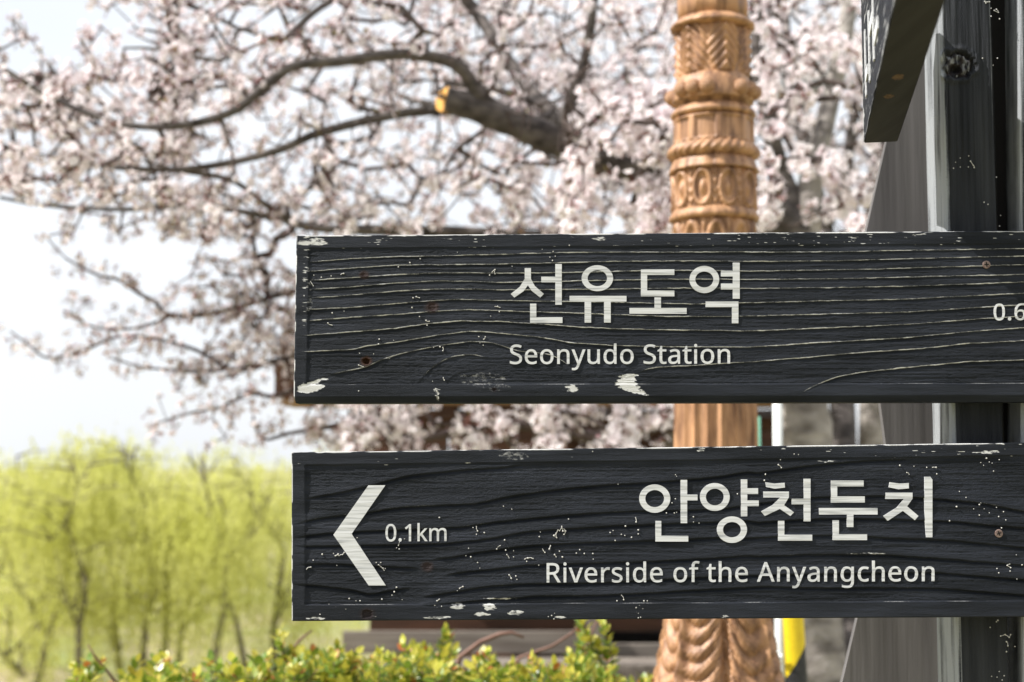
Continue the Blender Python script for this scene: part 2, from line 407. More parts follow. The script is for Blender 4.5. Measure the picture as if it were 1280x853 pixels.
# letter outlines, thousandths of the capital height
GLYPHS = {
    'S': (769, [[703,268,698,211,684,160,660,116,627,77,585,45,536,20,479,1,416,-10,346,-14,239,-8,146,8,71,34,71,154,108,140,150,126,197,113,247,103,299,97,352,95,398,97,440,104,476,115,507,130,532,148,552,171,566,197,574,225,577,256,575,287,568,315,556,339,539,361,515,382,484,401,445,421,398,441,342,462,229,513,199,532,172,553,148,576,129,600,113,627,100,655,91,687,86,721,84,759,89,810,102,855,125,896,155,931,193,960,237,983,288,1000,343,1011,403,1014,457,1012,507,1007,555,999,599,987,641,974,679,958,640,850,527,888,486,897,444,902,401,903,361,901,326,895,296,885,270,871,249,854,232,834,221,811,214,785,211,758,214,726,221,698,232,674,249,652,272,632,301,613,337,595,379,576,430,556,486,534,535,511,579,487,616,460,647,431,672,398,689,360,700,317]]),
    'e': (790, [[409,765,470,760,526,746,575,723,618,691,653,651,681,604,702,551,714,491,718,426,718,352,204,352,213,273,235,209,270,158,317,121,375,98,444,91,490,93,532,97,571,104,685,143,685,35,647,20,609,7,571,-2,532,-9,487,-13,438,-14,370,-9,307,5,250,29,199,63,157,106,123,159,97,221,82,291,77,370,82,448,95,519,118,581,150,636,188,681,235,717,287,744,345,759], [408,664,353,658,306,639,268,607,239,564,218,512,207,450,590,450,587,491,581,528,570,562,555,591,535,616,511,637,481,652,447,661]]),
    'o': (847, [[772,377,769,317,761,261,747,211,729,165,705,124,677,88,645,57,608,32,567,12,521,-2,473,-11,422,-14,373,-11,328,-2,284,12,244,32,208,57,175,88,147,124,122,165,103,211,89,261,80,317,77,377,82,456,96,526,119,588,151,640,191,684,239,719,295,744,357,760,426,765,491,760,551,744,606,719,654,684,694,640,728,588,752,526,767,456], [204,377,207,320,215,269,228,223,246,183,270,150,300,123,335,104,377,92,424,88,472,92,513,104,549,123,579,150,603,183,621,223,634,269,642,320,644,377,642,434,634,484,620,529,602,568,578,601,548,627,513,646,471,657,423,661,353,653,298,627,256,585,228,529,210,459]]),
    'n': (866, [[480,765,563,757,630,736,683,700,722,647,744,577,752,489,752,0,630,0,630,480,626,536,612,581,590,616,557,641,515,656,462,661,388,653,330,630,290,591,263,538,248,470,242,389,242,0,119,0,119,751,218,751,237,648,244,648,262,673,283,695,306,714,332,729,359,742,388,752,418,759,449,763]]),
    'y': (714, [[1,751,133,751,296,324,321,251,343,183,359,119,364,119,391,211,429,325,581,751,714,751,391,-104,372,-148,351,-189,328,-226,303,-259,274,-286,242,-307,205,-323,164,-333,118,-336,59,-333,15,-325,15,-227,53,-232,98,-235,126,-234,151,-228,173,-219,193,-207,211,-191,227,-173,241,-152,254,-128,265,-102,304,-3]]),
    'u': (866, [[746,751,746,0,646,0,627,99,622,99,604,75,584,53,560,35,534,20,507,7,478,-2,447,-9,416,-13,384,-14,327,-11,277,-1,233,15,196,37,165,67,141,104,124,148,114,200,111,259,111,751,235,751,235,268,240,213,253,168,276,133,308,108,350,93,402,88,454,92,498,102,534,120,563,144,586,175,603,212,614,256,621,305,623,360,623,751]]),
    'd': (861, [[385,-14,298,-3,223,29,161,83,114,159,86,256,77,374,86,492,115,590,162,666,224,721,299,754,387,765,424,763,458,758,489,750,516,739,542,726,564,710,585,693,603,674,619,654,627,654,623,708,619,765,619,1064,742,1064,742,0,643,0,625,101,619,101,603,80,585,61,564,43,542,27,516,13,488,1,457,-7,423,-12], [405,88,476,95,532,117,572,153,599,204,615,270,620,350,620,373,615,459,600,530,574,588,535,629,478,654,403,662,343,654,293,627,254,583,227,525,210,454,204,371,210,288,227,219,254,162,293,121,343,96]]),
    't': (506, [[370,87,427,92,475,102,475,8,419,-8,349,-14,311,-12,274,-5,240,6,209,23,182,47,160,77,143,115,132,162,129,218,129,655,22,655,22,714,130,763,179,923,252,923,252,751,469,751,469,655,252,655,252,221,256,180,267,146,285,120,309,101,337,90]]),
    'a': (786, [[403,763,487,757,555,737,606,703,643,655,665,591,672,511,672,0,583,0,559,106,553,106,532,81,509,58,487,39,463,22,437,9,408,-1,377,-8,341,-13,301,-14,258,-11,217,-3,180,10,147,29,118,53,95,83,78,119,68,161,64,209,74,278,104,335,153,382,222,416,313,438,424,448,552,452,552,497,547,553,534,597,511,627,480,648,442,660,396,664,358,662,320,656,284,646,185,606,147,699,182,716,221,731,263,744,309,755,355,761], [440,363,356,355,291,340,246,318,216,288,198,251,192,207,196,169,209,138,230,115,258,99,291,89,329,85,389,91,442,109,487,138,522,179,543,233,550,300,550,367]]),
    'i': (361, [[242,751,242,0,119,0,119,751], [182,1032,200,1030,217,1024,232,1013,244,998,251,978,254,954,251,930,244,910,232,895,217,884,200,878,182,875,163,878,145,884,130,895,119,910,112,930,109,954,112,978,119,998,130,1013,145,1024,163,1030]]),
    'R': (871, [[412,1000,490,996,558,986,617,968,666,944,706,912,737,874,758,828,772,776,776,716,773,665,763,621,746,583,725,550,700,521,672,498,641,478,609,462,576,448,850,0,703,0,461,413,262,413,262,0,136,0,136,1000], [405,891,262,891,262,520,412,520,486,525,545,541,590,568,621,605,639,653,646,710,643,751,634,786,620,815,599,839,573,858,541,873,502,883,457,889]]),
    'v': (711, [[284,0,0,751,132,751,291,308,315,239,338,167,352,109,357,109,373,168,397,241,420,308,580,751,711,751,426,0]]),
    'r': (578, [[469,765,515,763,557,756,542,643,502,650,461,653,432,651,405,645,378,634,353,621,330,604,308,583,289,560,273,534,260,504,250,472,244,438,242,401,242,0,119,0,119,751,220,751,234,613,239,613,256,641,276,666,297,690,320,711,346,729,374,744,404,756,436,762]]),
    's': (671, [[608,207,604,161,592,121,571,85,544,55,509,31,468,11,420,-3,367,-11,308,-14,258,-13,213,-8,173,-1,137,8,103,20,73,34,73,146,181,104,224,94,267,88,311,85,368,89,413,99,447,116,470,138,484,165,489,196,487,214,482,231,473,246,460,261,442,276,418,291,304,342,179,398,147,418,121,440,99,465,84,494,75,527,71,566,80,624,106,674,149,713,206,742,274,759,353,765,398,763,440,759,481,751,520,741,557,729,592,714,550,616,451,650,416,658,381,662,345,664,298,661,260,653,229,639,207,621,194,599,189,573,191,553,197,536,207,520,222,506,242,492,268,478,382,430,504,375,535,355,561,333,581,307,596,279,605,245]]),
    'f': (482, [[465,655,276,655,276,0,153,0,153,655,21,655,21,713,153,755,153,798,156,859,165,911,181,955,203,992,231,1021,265,1043,304,1059,347,1068,396,1071,478,1064,542,1046,510,950,458,964,398,971,360,966,330,952,306,929,289,897,279,853,276,800,276,751,465,751]]),
    'h': (866, [[242,752,240,697,235,647,244,647,261,672,281,693,304,711,329,727,356,740,385,750,415,757,446,762,478,763,535,760,586,751,630,735,667,712,697,682,721,646,738,601,749,549,752,489,752,0,630,0,630,480,626,536,612,581,590,616,557,641,515,656,462,661,410,658,366,647,331,630,302,605,279,574,263,537,251,493,245,444,242,388,242,0,119,0,119,1064,242,1064]]),
    'A': (895, [[763,0,643,310,246,310,127,0,0,0,391,1004,504,1004,894,0], [493,724,479,765,460,826,445,874,431,817,415,765,402,724,289,422,605,422]]),
    'g': (861, [[385,765,433,762,478,752,519,737,557,715,590,686,620,651,627,651,644,751,742,751,742,-13,738,-80,726,-139,706,-191,677,-235,641,-271,595,-300,541,-320,478,-332,406,-336,353,-335,304,-331,257,-324,213,-315,173,-303,136,-289,136,-175,173,-192,215,-207,261,-218,309,-227,360,-232,413,-234,473,-228,524,-209,565,-177,596,-135,614,-83,620,-22,620,7,622,55,625,99,619,99,591,64,558,36,522,14,481,-2,436,-11,387,-14,297,-3,221,31,159,88,113,165,86,261,77,374,86,485,113,580,159,659,221,718,296,753], [402,661,362,657,326,646,295,627,268,602,245,569,228,529,215,483,207,431,204,373,210,287,227,217,256,160,295,120,345,95,405,87,441,88,474,93,503,102,528,113,551,129,570,148,586,171,599,198,609,228,616,263,620,302,622,345,622,374,619,438,612,493,599,539,580,577,556,608,527,632,491,648,449,658]]),
    'c': (672, [[420,-14,356,-9,297,4,243,27,195,59,154,101,121,153,97,215,82,288,77,371,82,458,98,533,123,597,158,649,200,692,249,724,304,747,364,760,429,765,466,763,503,759,539,753,573,744,601,735,626,724,588,622,510,646,426,657,378,653,337,643,301,625,271,600,247,568,228,529,215,484,207,432,204,373,207,316,215,265,228,220,247,181,271,150,300,125,334,107,374,96,419,92,458,94,494,98,527,105,613,136,613,27,587,15,560,5,530,-4,498,-9,461,-13]]),
    '0': (801, [[732,501,730,423,724,351,714,284,700,224,680,170,656,123,627,82,592,48,553,21,507,2,456,-10,399,-14,329,-7,267,13,214,48,169,95,132,154,104,225,85,307,73,399,69,501,72,604,83,697,102,779,128,849,163,908,207,954,261,988,325,1009,399,1015,470,1009,532,988,585,954,631,908,668,849,696,779,716,697,728,604], [192,501,194,415,201,339,212,273,229,217,250,172,278,137,312,111,352,96,399,91,446,96,487,111,520,136,548,171,570,216,587,272,599,339,606,415,608,501,606,588,599,664,587,729,570,784,548,830,520,865,487,890,446,905,399,910,352,905,312,890,278,865,250,830,229,784,212,729,201,664,194,588]]),
    '.': (375, [[101,76,104,107,112,131,126,148,144,160,164,167,186,169,209,167,230,160,249,148,263,131,272,107,275,76,272,45,263,21,249,3,230,-10,209,-17,186,-20,164,-17,144,-10,126,3,112,21,104,45]]),
    '1': (801, [[497,0,377,0,377,699,377,768,380,820,382,871,342,833,296,794,189,707,125,790,395,1000,497,1000]]),
    '6': (801, [[77,427,78,485,82,542,89,598,99,653,113,706,130,757,152,805,179,849,211,890,249,926,293,956,342,981,399,999,463,1010,535,1014,600,1011,658,1001,658,896,602,909,538,913,477,910,423,899,377,881,337,857,303,827,275,793,253,754,235,711,221,664,211,614,204,562,200,508,209,508,224,530,242,550,262,569,285,585,311,599,340,611,372,619,407,624,445,626,501,622,552,610,597,590,638,563,671,528,699,487,719,438,731,383,735,322,731,256,718,196,696,143,666,96,630,58,586,27,536,4,480,-9,417,-14,371,-11,326,-2,284,13,245,33,209,61,176,94,147,133,123,179,103,232,89,291,80,356], [416,90,471,96,519,115,559,146,589,191,607,250,613,322,608,381,592,432,565,473,528,505,479,523,420,529,378,526,340,517,305,502,275,482,250,459,229,433,214,404,205,376,202,346,203,315,208,285,215,255,225,226,239,198,256,172,275,149,298,129,323,112,351,100,382,92]]),
    'k': (748, [[241,508,239,450,235,387,241,387,266,419,300,461,331,497,570,751,714,751,410,430,735,0,587,0,326,350,241,276,241,0,119,0,119,1064,241,1064]]),
    'm': (1310, [[943,765,1020,757,1084,736,1133,700,1168,647,1189,577,1196,489,1196,0,1074,0,1074,483,1070,537,1058,582,1037,616,1008,641,969,656,922,661,856,654,804,633,765,598,739,550,724,488,718,415,718,0,597,0,597,483,595,520,589,553,580,582,567,606,550,626,529,641,505,652,476,659,443,661,396,658,356,647,324,630,297,605,277,575,261,538,251,495,244,445,242,389,242,0,119,0,119,751,218,751,237,648,244,648,261,673,280,695,302,714,326,729,351,742,378,752,406,759,435,763,465,765,520,761,568,751,610,734,645,710,673,678,695,639,702,639,730,678,764,710,805,734,849,751,895,761]]),
}
SPACE_ADV = 364

# ------------------------------------------------------------------ ground
def ground_z(x, y):
    t = np.clip((y - 9.0) / 13.0, 0, 1)
    t = t * t * (3 - 2 * t)
    return -2.55 * t + 0.06 * (fbm(x * 0.35 + 40, y * 0.35 + 40, 5, 3) - 0.5)

gx = np.concatenate([[-600, -300, -150, -80], np.linspace(-45, 45, 91), [80, 150, 300, 600]])
gy = np.concatenate([[-400, -100, -40, -15], np.linspace(-6, 60, 100), [80, 120, 200, 400, 900]])
GX, GY = np.meshgrid(gx, gy)
GZ = ground_z(GX, GY)
GV = np.stack([GX, GY, GZ], -1).reshape(-1, 3)
ny, nx = GX.shape
idx = np.arange(nx * ny).reshape(ny, nx)
GQ = np.stack([idx[:-1, :-1], idx[:-1, 1:], idx[1:, 1:], idx[1:, :-1]], -1).reshape(-1, 4)
g = fast_mesh('ground', GV, GQ, M_ground, smooth=True)
tag(g, 'dry sandy ground with patches of grass falling away to the riverside', 'ground', kind='structure')

# ------------------------------------------------------------------ direction signs
Y0 = 1.70                       # front plane of the two boards
PXM = Y0 / FPX                  # metres per photo pixel on that plane

def crop(pts, ox, oy, s):
    return [(ox + x / s, oy + y / s) for x, y in pts]
A1 = lambda p: crop(p, 360, 280, 3.709)
A2 = lambda p: crop(p, 620, 280, 3.709)
A3 = lambda p: crop(p, 940, 280, 3.709)
B1 = lambda p: crop(p, 355, 550, 3.5536)
B2 = lambda p: crop(p, 660, 550, 3.553)
B3 = lambda p: crop(p, 940, 550, 2.815)

A_LINES = [
    A1([(75,178),(300,162),(500,152),(750,148),(964,142)]) + A2([(150,138),(400,132),(700,132),(1180,130)]) + A3([(0,132),(400,130),(800,122),(1260,115)]),
    A1([(75,222),(300,205),(500,192),(700,190),(964,187)]) + A2([(250,182),(500,175),(900,172)]) + A3([(0,175),(400,172),(700,163),(1000,155),(1260,150)]),
    A1([(100,262),(300,250),(500,236),(700,228),(900,228),(964,230)]) + A2([(200,228),(500,222),(800,215)]) + A3([(0,220),(300,215),(600,210),(900,200),(1260,190)]),
    A1([(100,305),(300,292),(500,275),(700,265),(900,268),(964,272)]) + A2([(250,268),(500,262),(800,257)]) + A3([(0,258),(400,255),(800,245),(1260,235)]),
    A1([(100,345),(300,330),(500,312),(700,302),(900,303),(964,307)]) + A2([(300,305),(500,303),(900,298)]) + A3([(0,300),(400,296),(700,290),(1000,280),(1260,270)]),
    A1([(70,398),(300,388),(500,370),(700,355),(800,350),(964,356)]) + A2([(300,360),(600,365),(900,372)]) + A3([(0,366),(300,358),(700,350),(1000,335),(1260,322)]),
    A1([(80,450),(250,437),(500,420),(700,405),(850,398),(964,403)]) + A2([(300,412),(600,423),(800,430),(1000,430)]) + A3([(0,428),(300,420),(700,410),(1000,392),(1260,375)]),
    A1([(55,520),(250,505),(500,485),(650,463),(800,450),(964,453)]) + A2([(250,468),(400,480),(600,488),(900,494)]) + A3([(0,497),(400,480),(700,468),(1000,445),(1260,428)]),
    A1([(45,595),(325,582),(337,570),(480,552),(700,515),(850,498),(964,506)]) + A2([(200,525),(350,552),(550,565),(800,570)]) + A3([(0,572),(300,552),(700,530),(1000,500),(1260,483)]),
    A1([(180,702),(360,665),(430,630),(550,595),(700,565),(850,545),(950,552)]) + A2([(100,590),(250,605),(320,640),(358,680)]),
    A2([(660,690),(690,677),(750,665),(950,655),(1100,645)]) + A3([(0,640),(250,620),(500,598),(800,578),(1000,555),(1260,542)]),
    A1([(590,755),(612,722),(650,680),(720,630),(780,612),(850,605),(930,620)]),
    A1([(720,740),(770,700),(815,682)]),
    A3([(215,795),(260,765),(330,735),(400,708),(500,690),(700,668),(1000,640),(1260,632)]),
]
A_STR = [0.9, 0.9, 0.95, 0.9, 0.9, 0.9, 0.95, 1.0, 1.0, 0.9, 1.0, 0.7, 0.5, 1.25]
B_LINES = [
    B1([(95,260),(250,232),(370,205),(480,175),(560,155),(700,142),(850,128),(960,122),(1060,108)]),
    B1([(40,375),(100,358),(200,340),(380,320),(500,300),(650,290),(850,282),(1000,250)]) + B2([(0,237),(200,212),(380,195),(550,188),(700,175),(850,162),(1000,148)]) + B3([(0,108),(200,90),(400,72),(560,66)]),
    B1([(40,432),(200,412),(400,402),(600,395),(800,385),(950,362)]) + B2([(0,348),(200,330),(350,320),(480,315),(700,312),(900,300)]) + B3([(0,225),(200,202),(450,195),(640,205),(800,220),(957,250)]),
    B1([(40,470),(200,470),(450,465),(700,460),(900,440)]) + B2([(0,405),(200,392),(400,380),(600,372),(800,365),(980,355)]) + B3([(20,290),(150,280),(300,275),(500,278),(700,285),(850,300),(957,308)]),
    B1([(40,552),(200,548),(400,560),(600,568)]),
    B1([(660,528),(750,520),(850,500),(1000,480)]) + B2([(0,468),(250,455),(600,445),(900,430)]) + B3([(0,345),(150,335),(350,335),(500,345),(700,352),(957,378)]),
    B1([(720,598),(850,580),(1000,565),(1070,555)]) + B2([(0,555),(200,548),(500,540),(800,525),(980,512)]) + B3([(10,410),(200,402),(450,402),(650,415),(957,440)]),
    B1([(40,640),(150,645),(300,665),(380,685),(450,672),(560,655)]),
    B1([(620,695),(750,675),(900,650),(1070,638)]) + B2([(0,638),(250,635),(500,625),(700,612),(980,600)]) + B3([(10,475),(250,470),(650,465),(957,490)]),
    B1([(600,735),(750,725),(900,708),(1070,700)]) + B2([(0,692),(300,690),(600,675),(800,662),(980,655)]) + B3([(10,515),(300,520),(650,520),(957,545)]),
]
B_STR = [0.9, 1.2, 1.2, 1.0, 0.8, 0.9, 1.1, 0.9, 1.1, 1.0]

def smooth_line(pts, jitter_seed, jit=0.5):
    pts = sorted(pts)
    x0, x1 = pts[0][0], pts[-1][0]
    ext = x1 > 1270
    X = np.arange(x0, x1 + 1, 1.0)
    Yv = np.interp(X, [p[0] for p in pts], [p[1] for p in pts])
    k = 25
    pad = np.concatenate([2 * Yv[0] - Yv[1:k + 1][::-1], Yv, 2 * Yv[-1] - Yv[-k - 1:-1][::-1]]) if len(Yv) > k + 2 else Yv
    if len(pad) > len(Yv):
        ker = np.hanning(k + 2)[1:-1]; ker /= ker.sum()
        Yv = np.convolve(pad, ker, 'same')[k:-k]
    if ext:
        sl = (Yv[-1] - Yv[-30]) / 29
        Xe = np.arange(X[-1] + 1, 1502.0)
        Ye = Yv[-1] + sl * (Xe - X[-1]) * 0.6
        X = np.concatenate([X, Xe]); Yv = np.concatenate([Yv, Ye])
    Yv = Yv + (fbm(X / 9.0, X * 0 + jitter_seed * 7.3, 90 + jitter_seed, 3) - 0.5) * 2 * jit
    return X, Yv

def make_board(name, sign, left_t, left_b, top, bot, bt, bb, bl, lines, strength, amp, decay, white, patches, ellipses, holes,
               cham_bottom, end_px, seed, rec, groove):
    """Front face as a relief of raised grain, then bevelled edges, ends and back."""
    xs_n = np.concatenate([np.linspace(0, 1, 1), np.arange(1, 925) / 924.0])
    pxr = np.concatenate([np.arange(0, 925, 1.3) / 925.0])
    pxr = np.append(pxr, 1.0)
    S = np.concatenate([pxr, 1.0 + np.linspace(0.01, 1, 40)])           # 0..1 in view, 1..2 beyond the picture
    n_v = int((bot(800) - top(800)) / 0.62)
    T = np.linspace(0, 1, n_v)
    SS, TT = np.meshgrid(S, T)
    left = left_t + (left_b - left_t) * TT
    PX = np.where(SS <= 1, left + SS * (1292 - left), 1292 + (SS - 1) * (end_px - 1292))
    tp = top(PX); bo = bot(PX)
    PY = tp + TT * (bo - tp)
    dt = PY - tp; db = bo - PY; dl = PX - left
    # recessed field inside a smooth border
    nb = (fbm(PX / 30, PY / 30, seed + 3, 3) - 0.5) * 1.2
    def st(d, w):
        return np.clip((d + nb - w) / 1.3 + 0.5, 0, 1)
    inner = st(dt, bt) * st(db, bb) * st(dl, bl)
    inner_g = np.clip(inner + 0.18, 0, 1)
    H = -rec * inner
    wear = np.zeros_like(H); rust = np.zeros_like(H)
    H += (fbm(PX / 60, PY / 2.2, seed, 4) - 0.5) * 0.75 * (0.4 + inner)
    H += (fbm(PX / 4.5, PY / 1.4, seed + 11, 3) - 0.5) * 0.5 * (0.3 + inner)
    brk = fbm(PX / 14, PY / 40, seed + 20, 4)
    for i, ln in enumerate(lines):
        X, Yv = smooth_line(ln, i + seed)
        yl = np.interp(PX, X, Yv)
        fade = np.clip((PX - X[0]) / 14, 0, 1) * np.clip((X[-1] - PX) / 14, 0, 1)
        a = amp * strength[i] * fade * inner_g * (0.75 + 0.5 * vnoise(PX / 70, PX * 0 + i * 3.1, seed + 30))
        d = yl - PY                                        # above the crest is positive
        H += a * np.where(d > 0, np.exp(-np.clip(d, 0, 60) / decay), np.exp(np.clip(d, -20, 0) / 0.55))
        H -= groove * a * np.exp(-((d + 2.0) / 1.5) ** 2)
        w = np.exp(-((d - 0.25) / (0.42 + 0.45 * vnoise(PX / 9, PX * 0 + i, seed + 44) * vnoise(PX / 40, PX * 0 + i, seed + 45))) ** 2) * fade
        ww = white * strength[i] * np.clip((brk - 0.22) * 2.8, 0.55, 1.0) * (0.8 + 0.25 * vnoise(PX / 3.0, PX * 0 + i, seed + 46))
        wear = np.maximum(wear, w * ww * np.where(inner > 0.2, 1, 0.75))
    cl = -0.22 - 0.0
    H = np.where((inner > 0.5) & (H > cl - 0.35), cl - 0.35 + 0.35 * np.tanh((H - cl + 0.35) / 0.35), H)
    # bare arrises, top one also whitened for its sunlit edge, and lost-paint flecks
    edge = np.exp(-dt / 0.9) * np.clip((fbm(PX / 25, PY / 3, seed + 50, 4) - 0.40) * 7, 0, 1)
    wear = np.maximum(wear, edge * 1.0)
    wear = np.maximum(wear, np.exp(-dl / 0.7) * np.clip((fbm(PX / 3, PY / 12, seed + 51, 3) - 0.36) * 6, 0, 1) * 0.85)
    fl = fbm(PX / 11, PY / 1.15, seed + 52, 4)
    thr = 0.735 if white > 0.4 else 0.755
    fleck = np.clip((fl - thr) * 16, 0, 1) * np.where(dt < bt + 1, 1, 0)
    big = fbm(PX / 90, PY / 20, seed + 53, 2)
    wear = np.maximum(wear, fleck * np.clip((big - 0.35) * 6, 0, 1))
    # pale lip of the border, bottom and left
    lip = np.exp(-((db - bb) / 0.6) ** 2) * np.clip((fbm(PX / 40, PY, seed + 54, 3) - 0.38) * 3, 0, 1) * 0.42
    wear = np.maximum(wear, lip)
    if white > 0.4:
        lf = np.exp(-((dl - bl + 4) / 4.0) ** 2) * np.clip((fbm(PX / 10, PY / 2.2, seed + 55, 3) - 0.60) * 10, 0, 1) * np.where(PY < 412, 1, 0)
        wear = np.maximum(wear, lf * 0.9)
    jx = PX + (fbm(PX / 5, PY / 1.5, seed + 60, 3) - 0.5) * 12
    jy = PY + (fbm(PX / 6, PY / 4, seed + 61, 3) - 0.5) * 3
    for poly in patches:
        mk = inpoly(jx, jy, poly)
        wear = np.where(mk, np.maximum(wear, 0.95), wear)
        H = np.where(mk, H - 0.25, H)
    for (ex, ey, rx, ry, s) in ellipses:
        q = ((jx - ex) / rx) ** 2 + ((jy - ey) / ry) ** 2
        wear = np.maximum(wear, s * np.clip((1.15 - q) * 3, 0, 1) * (0.35 + 1.0 * np.clip((fbm(PX / 4, PY / 2, seed + 62, 3) - 0.3) * 2.2, 0, 1)))
    for (hx, hy, r, dep, rs) in holes:
        rr = np.hypot(PX - hx, (PY - hy) * 1.15) + (fbm(PX / 2.5, PY / 2.5, seed + 70, 2) - 0.5) * 2.5
        H -= dep * np.clip((r - rr) / 1.2, 0, 1)
        rust = np.maximum(rust, rs * np.clip((r * 2.0 - rr) / (r * 1.0), 0, 1))
        wear = wear * np.clip((rr - r * 0.8) / r, 0, 1)
    YY = Y0 - H * 0.001
    V = Ua(PX, PY, YY)
    # keep the relief straight out of the board
    flat = Ua(PX, PY, np.full_like(PX, Y0))
    V[..., 0] = flat[..., 0]; V[..., 2] = flat[..., 2]
    ny, nx = PX.shape
    idx = np.arange(nx * ny).reshape(ny, nx)
    Q = np.stack([idx[:-1, :-1], idx[1:, :-1], idx[1:, 1:], idx[:-1, 1:]], -1).reshape(-1, 4)
    V = V.reshape(-1, 3)
    # rim loops
    loop = np.concatenate([idx[0, :-1], idx[:-1, -1], idx[-1, :0:-1], idx[:0:-1, 0]])
    lp = np.stack([PX.ravel()[loop], PY.ravel()[loop]], -1)
    n0 = nx - 1; n1 = ny - 1
    off = np.zeros_like(lp)
    off[:n0 + 1, 1] = -0.7
    off[n0 + n1:n0 + n1 + n0 + 1, 1] = cham_bottom
    off[n0 + n1 + n0:, 0] = -0.6
    off[0] = (-0.6, -0.7)
    kbl = n0 + n1 + n0
    off[kbl] = (cham_bottom * 0.62, cham_bottom)
    for q in range(1, 9):                                   # diagonal lower left corner
        off[kbl + q] = (-0.6, 0)
    lw = lp + off
    d1 = np.full(len(loop), 0.0012)
    d1[n0 + n1:kbl + 1] = max(0.0012, cham_bottom * PXM * 0.8)
    ring1 = Ua(lw[:, 0], lw[:, 1], np.full(len(loop), Y0)); ring1[:, 1] = Y0 + d1
    ring2 = ring1.copy(); ring2[:, 1] = Y0 + 0.040
    n = len(loop)
    b1 = len(V); b2 = b1 + n
    V = np.concatenate([V, ring1, ring2])
    k = np.arange(n); k2 = (k + 1) % n
    Q = np.concatenate([Q, np.stack([loop[k], loop[k2], b1 + k2, b1 + k], -1), np.stack([b1 + k, b1 + k2, b2 + k2, b2 + k], -1)])
    w_all = np.concatenate([wear.ravel(), np.zeros(2 * n)])
    wr = np.clip((fbm(lw[:, 0] / 20, lw[:, 1] / 20, seed + 80, 4) - 0.42) * 6, 0, 1)
    wr[n0 + n1:kbl + 1] = 0
    w_all[b1:b1 + n] = wr
    r_all = np.concatenate([rust.ravel(), np.zeros(2 * n)])
    # back cap from the four corners
    c = [b2 + 0, b2 + n0, b2 + n0 + n1, b2 + kbl]
    Q = np.concatenate([Q, np.array([c])])
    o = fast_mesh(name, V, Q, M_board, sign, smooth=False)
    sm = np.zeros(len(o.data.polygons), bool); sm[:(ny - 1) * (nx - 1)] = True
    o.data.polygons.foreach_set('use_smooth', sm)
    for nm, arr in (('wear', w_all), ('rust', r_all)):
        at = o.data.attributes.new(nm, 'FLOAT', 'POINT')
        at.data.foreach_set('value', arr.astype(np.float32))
    return o

def stroke_obj(name, contours, parent, front=-0.00005, depth=0.0036, offset=0.0, mt=None):
    """Filled outlines given in photo pixels on the board plane, as raised lettering."""
    c = bpy.data.curves.new('tmp', 'CURVE')
    c.dimensions = '2D'; c.fill_mode = 'BOTH'; c.extrude = 0.5
    cx = sum(p[0] for p in contours[0]) / len(contours[0]); cy = sum(p[1] for p in contours[0]) / len(contours[0])
    for pts in contours:
        sp = c.splines.new('POLY')
        sp.points.add(len(pts) - 1)
        for q, (x, y) in zip(sp.points, pts):
            q.co = (x - cx, -(y - cy), 0, 1)
        sp.use_cyclic_u = True
    c.offset = offset
    o = bpy.data.objects.new('tmp', c)
    col.objects.link(o)
    dg = bpy.context.evaluated_depsgraph_get()
    me = bpy.data.meshes.new_from_object(o.evaluated_get(dg))
    col.objects.unlink(o); bpy.data.objects.remove(o); bpy.data.curves.remove(c)
    n = len(me.vertices)
    co = np.zeros(n * 3, np.float32); me.vertices.foreach_get('co', co); co = co.reshape(-1, 3)
    P = Ua(co[:, 0] + cx, cy - co[:, 1], np.full(n, Y0))
    P[:, 1] = np.where(co[:, 2] > 0, Y0 - front, Y0 - front + depth)
    P -= np.array(org(parent))
    me.vertices.foreach_set('co', P.astype(np.float32).ravel())
    me.name = name
    me.materials.clear(); me.materials.append(mt or M_letter)
    me.update()
    me.polygons.foreach_set('use_smooth', np.zeros(len(me.polygons), bool))
    ob = bpy.data.objects.new(name, me)
    col.objects.link(ob)
    ob.parent = parent
    return ob

def ring(cx, cy, rx, ry, ix, iy, n=40):
    o = [(cx + rx * math.cos(2 * math.pi * k / n), cy + ry * math.sin(2 * math.pi * k / n)) for k in range(n)]
    i = [(cx + ix * math.cos(-2 * math.pi * k / n), cy + iy * math.sin(-2 * math.pi * k / n)) for k in range(n)]
    return [o, i]

def rect(x0, y0, x1, y1):
    return [(x0, y0), (x1, y0), (x1, y1), (x0, y1)]

def text(s, x0, x1, base0, base1, cap, parent, offset=0.22):
    adv = []
    for ch in s:
        adv.append(SPACE_ADV if ch == ' ' else GLYPHS[ch][0])
    first = GLYPHS[s[0]]; last = GLYPHS[s[-1]]
    lsb = min(min(c[0::2]) for c in first[1]); rsb = last[0] - max(max(c[0::2]) for c in last[1])
    nat = sum(adv) - lsb - rsb
    k = cap / 1000.0
    gap = ((x1 - x0) / k - nat) / max(1, len(s) - 1)
    wide = 1.0
    if gap < -40 or gap > 90:                              # mostly a matter of letter width
        wide = ((x1 - x0) / k) / (nat + (20 if gap > 0 else 0) * (len(s) - 1)); gap = 20 if gap > 0 else 0
    x = -lsb * wide
    for ch, a in zip(s, adv):
        if ch != ' ':
            cs = []
            for c in GLYPHS[ch][1]:
                pts = []
                for gx_, gy_ in zip(c[0::2], c[1::2]):
                    qx = x0 + (x + gx_ * wide) * k
                    bl = base0 + (base1 - base0) * (qx - x0) / max(1, x1 - x0)
                    pts.append((qx, bl - gy_ * k))
                cs.append(pts)
            stroke_obj('letter', cs, parent, offset=offset)
        x += (a + gap) * wide

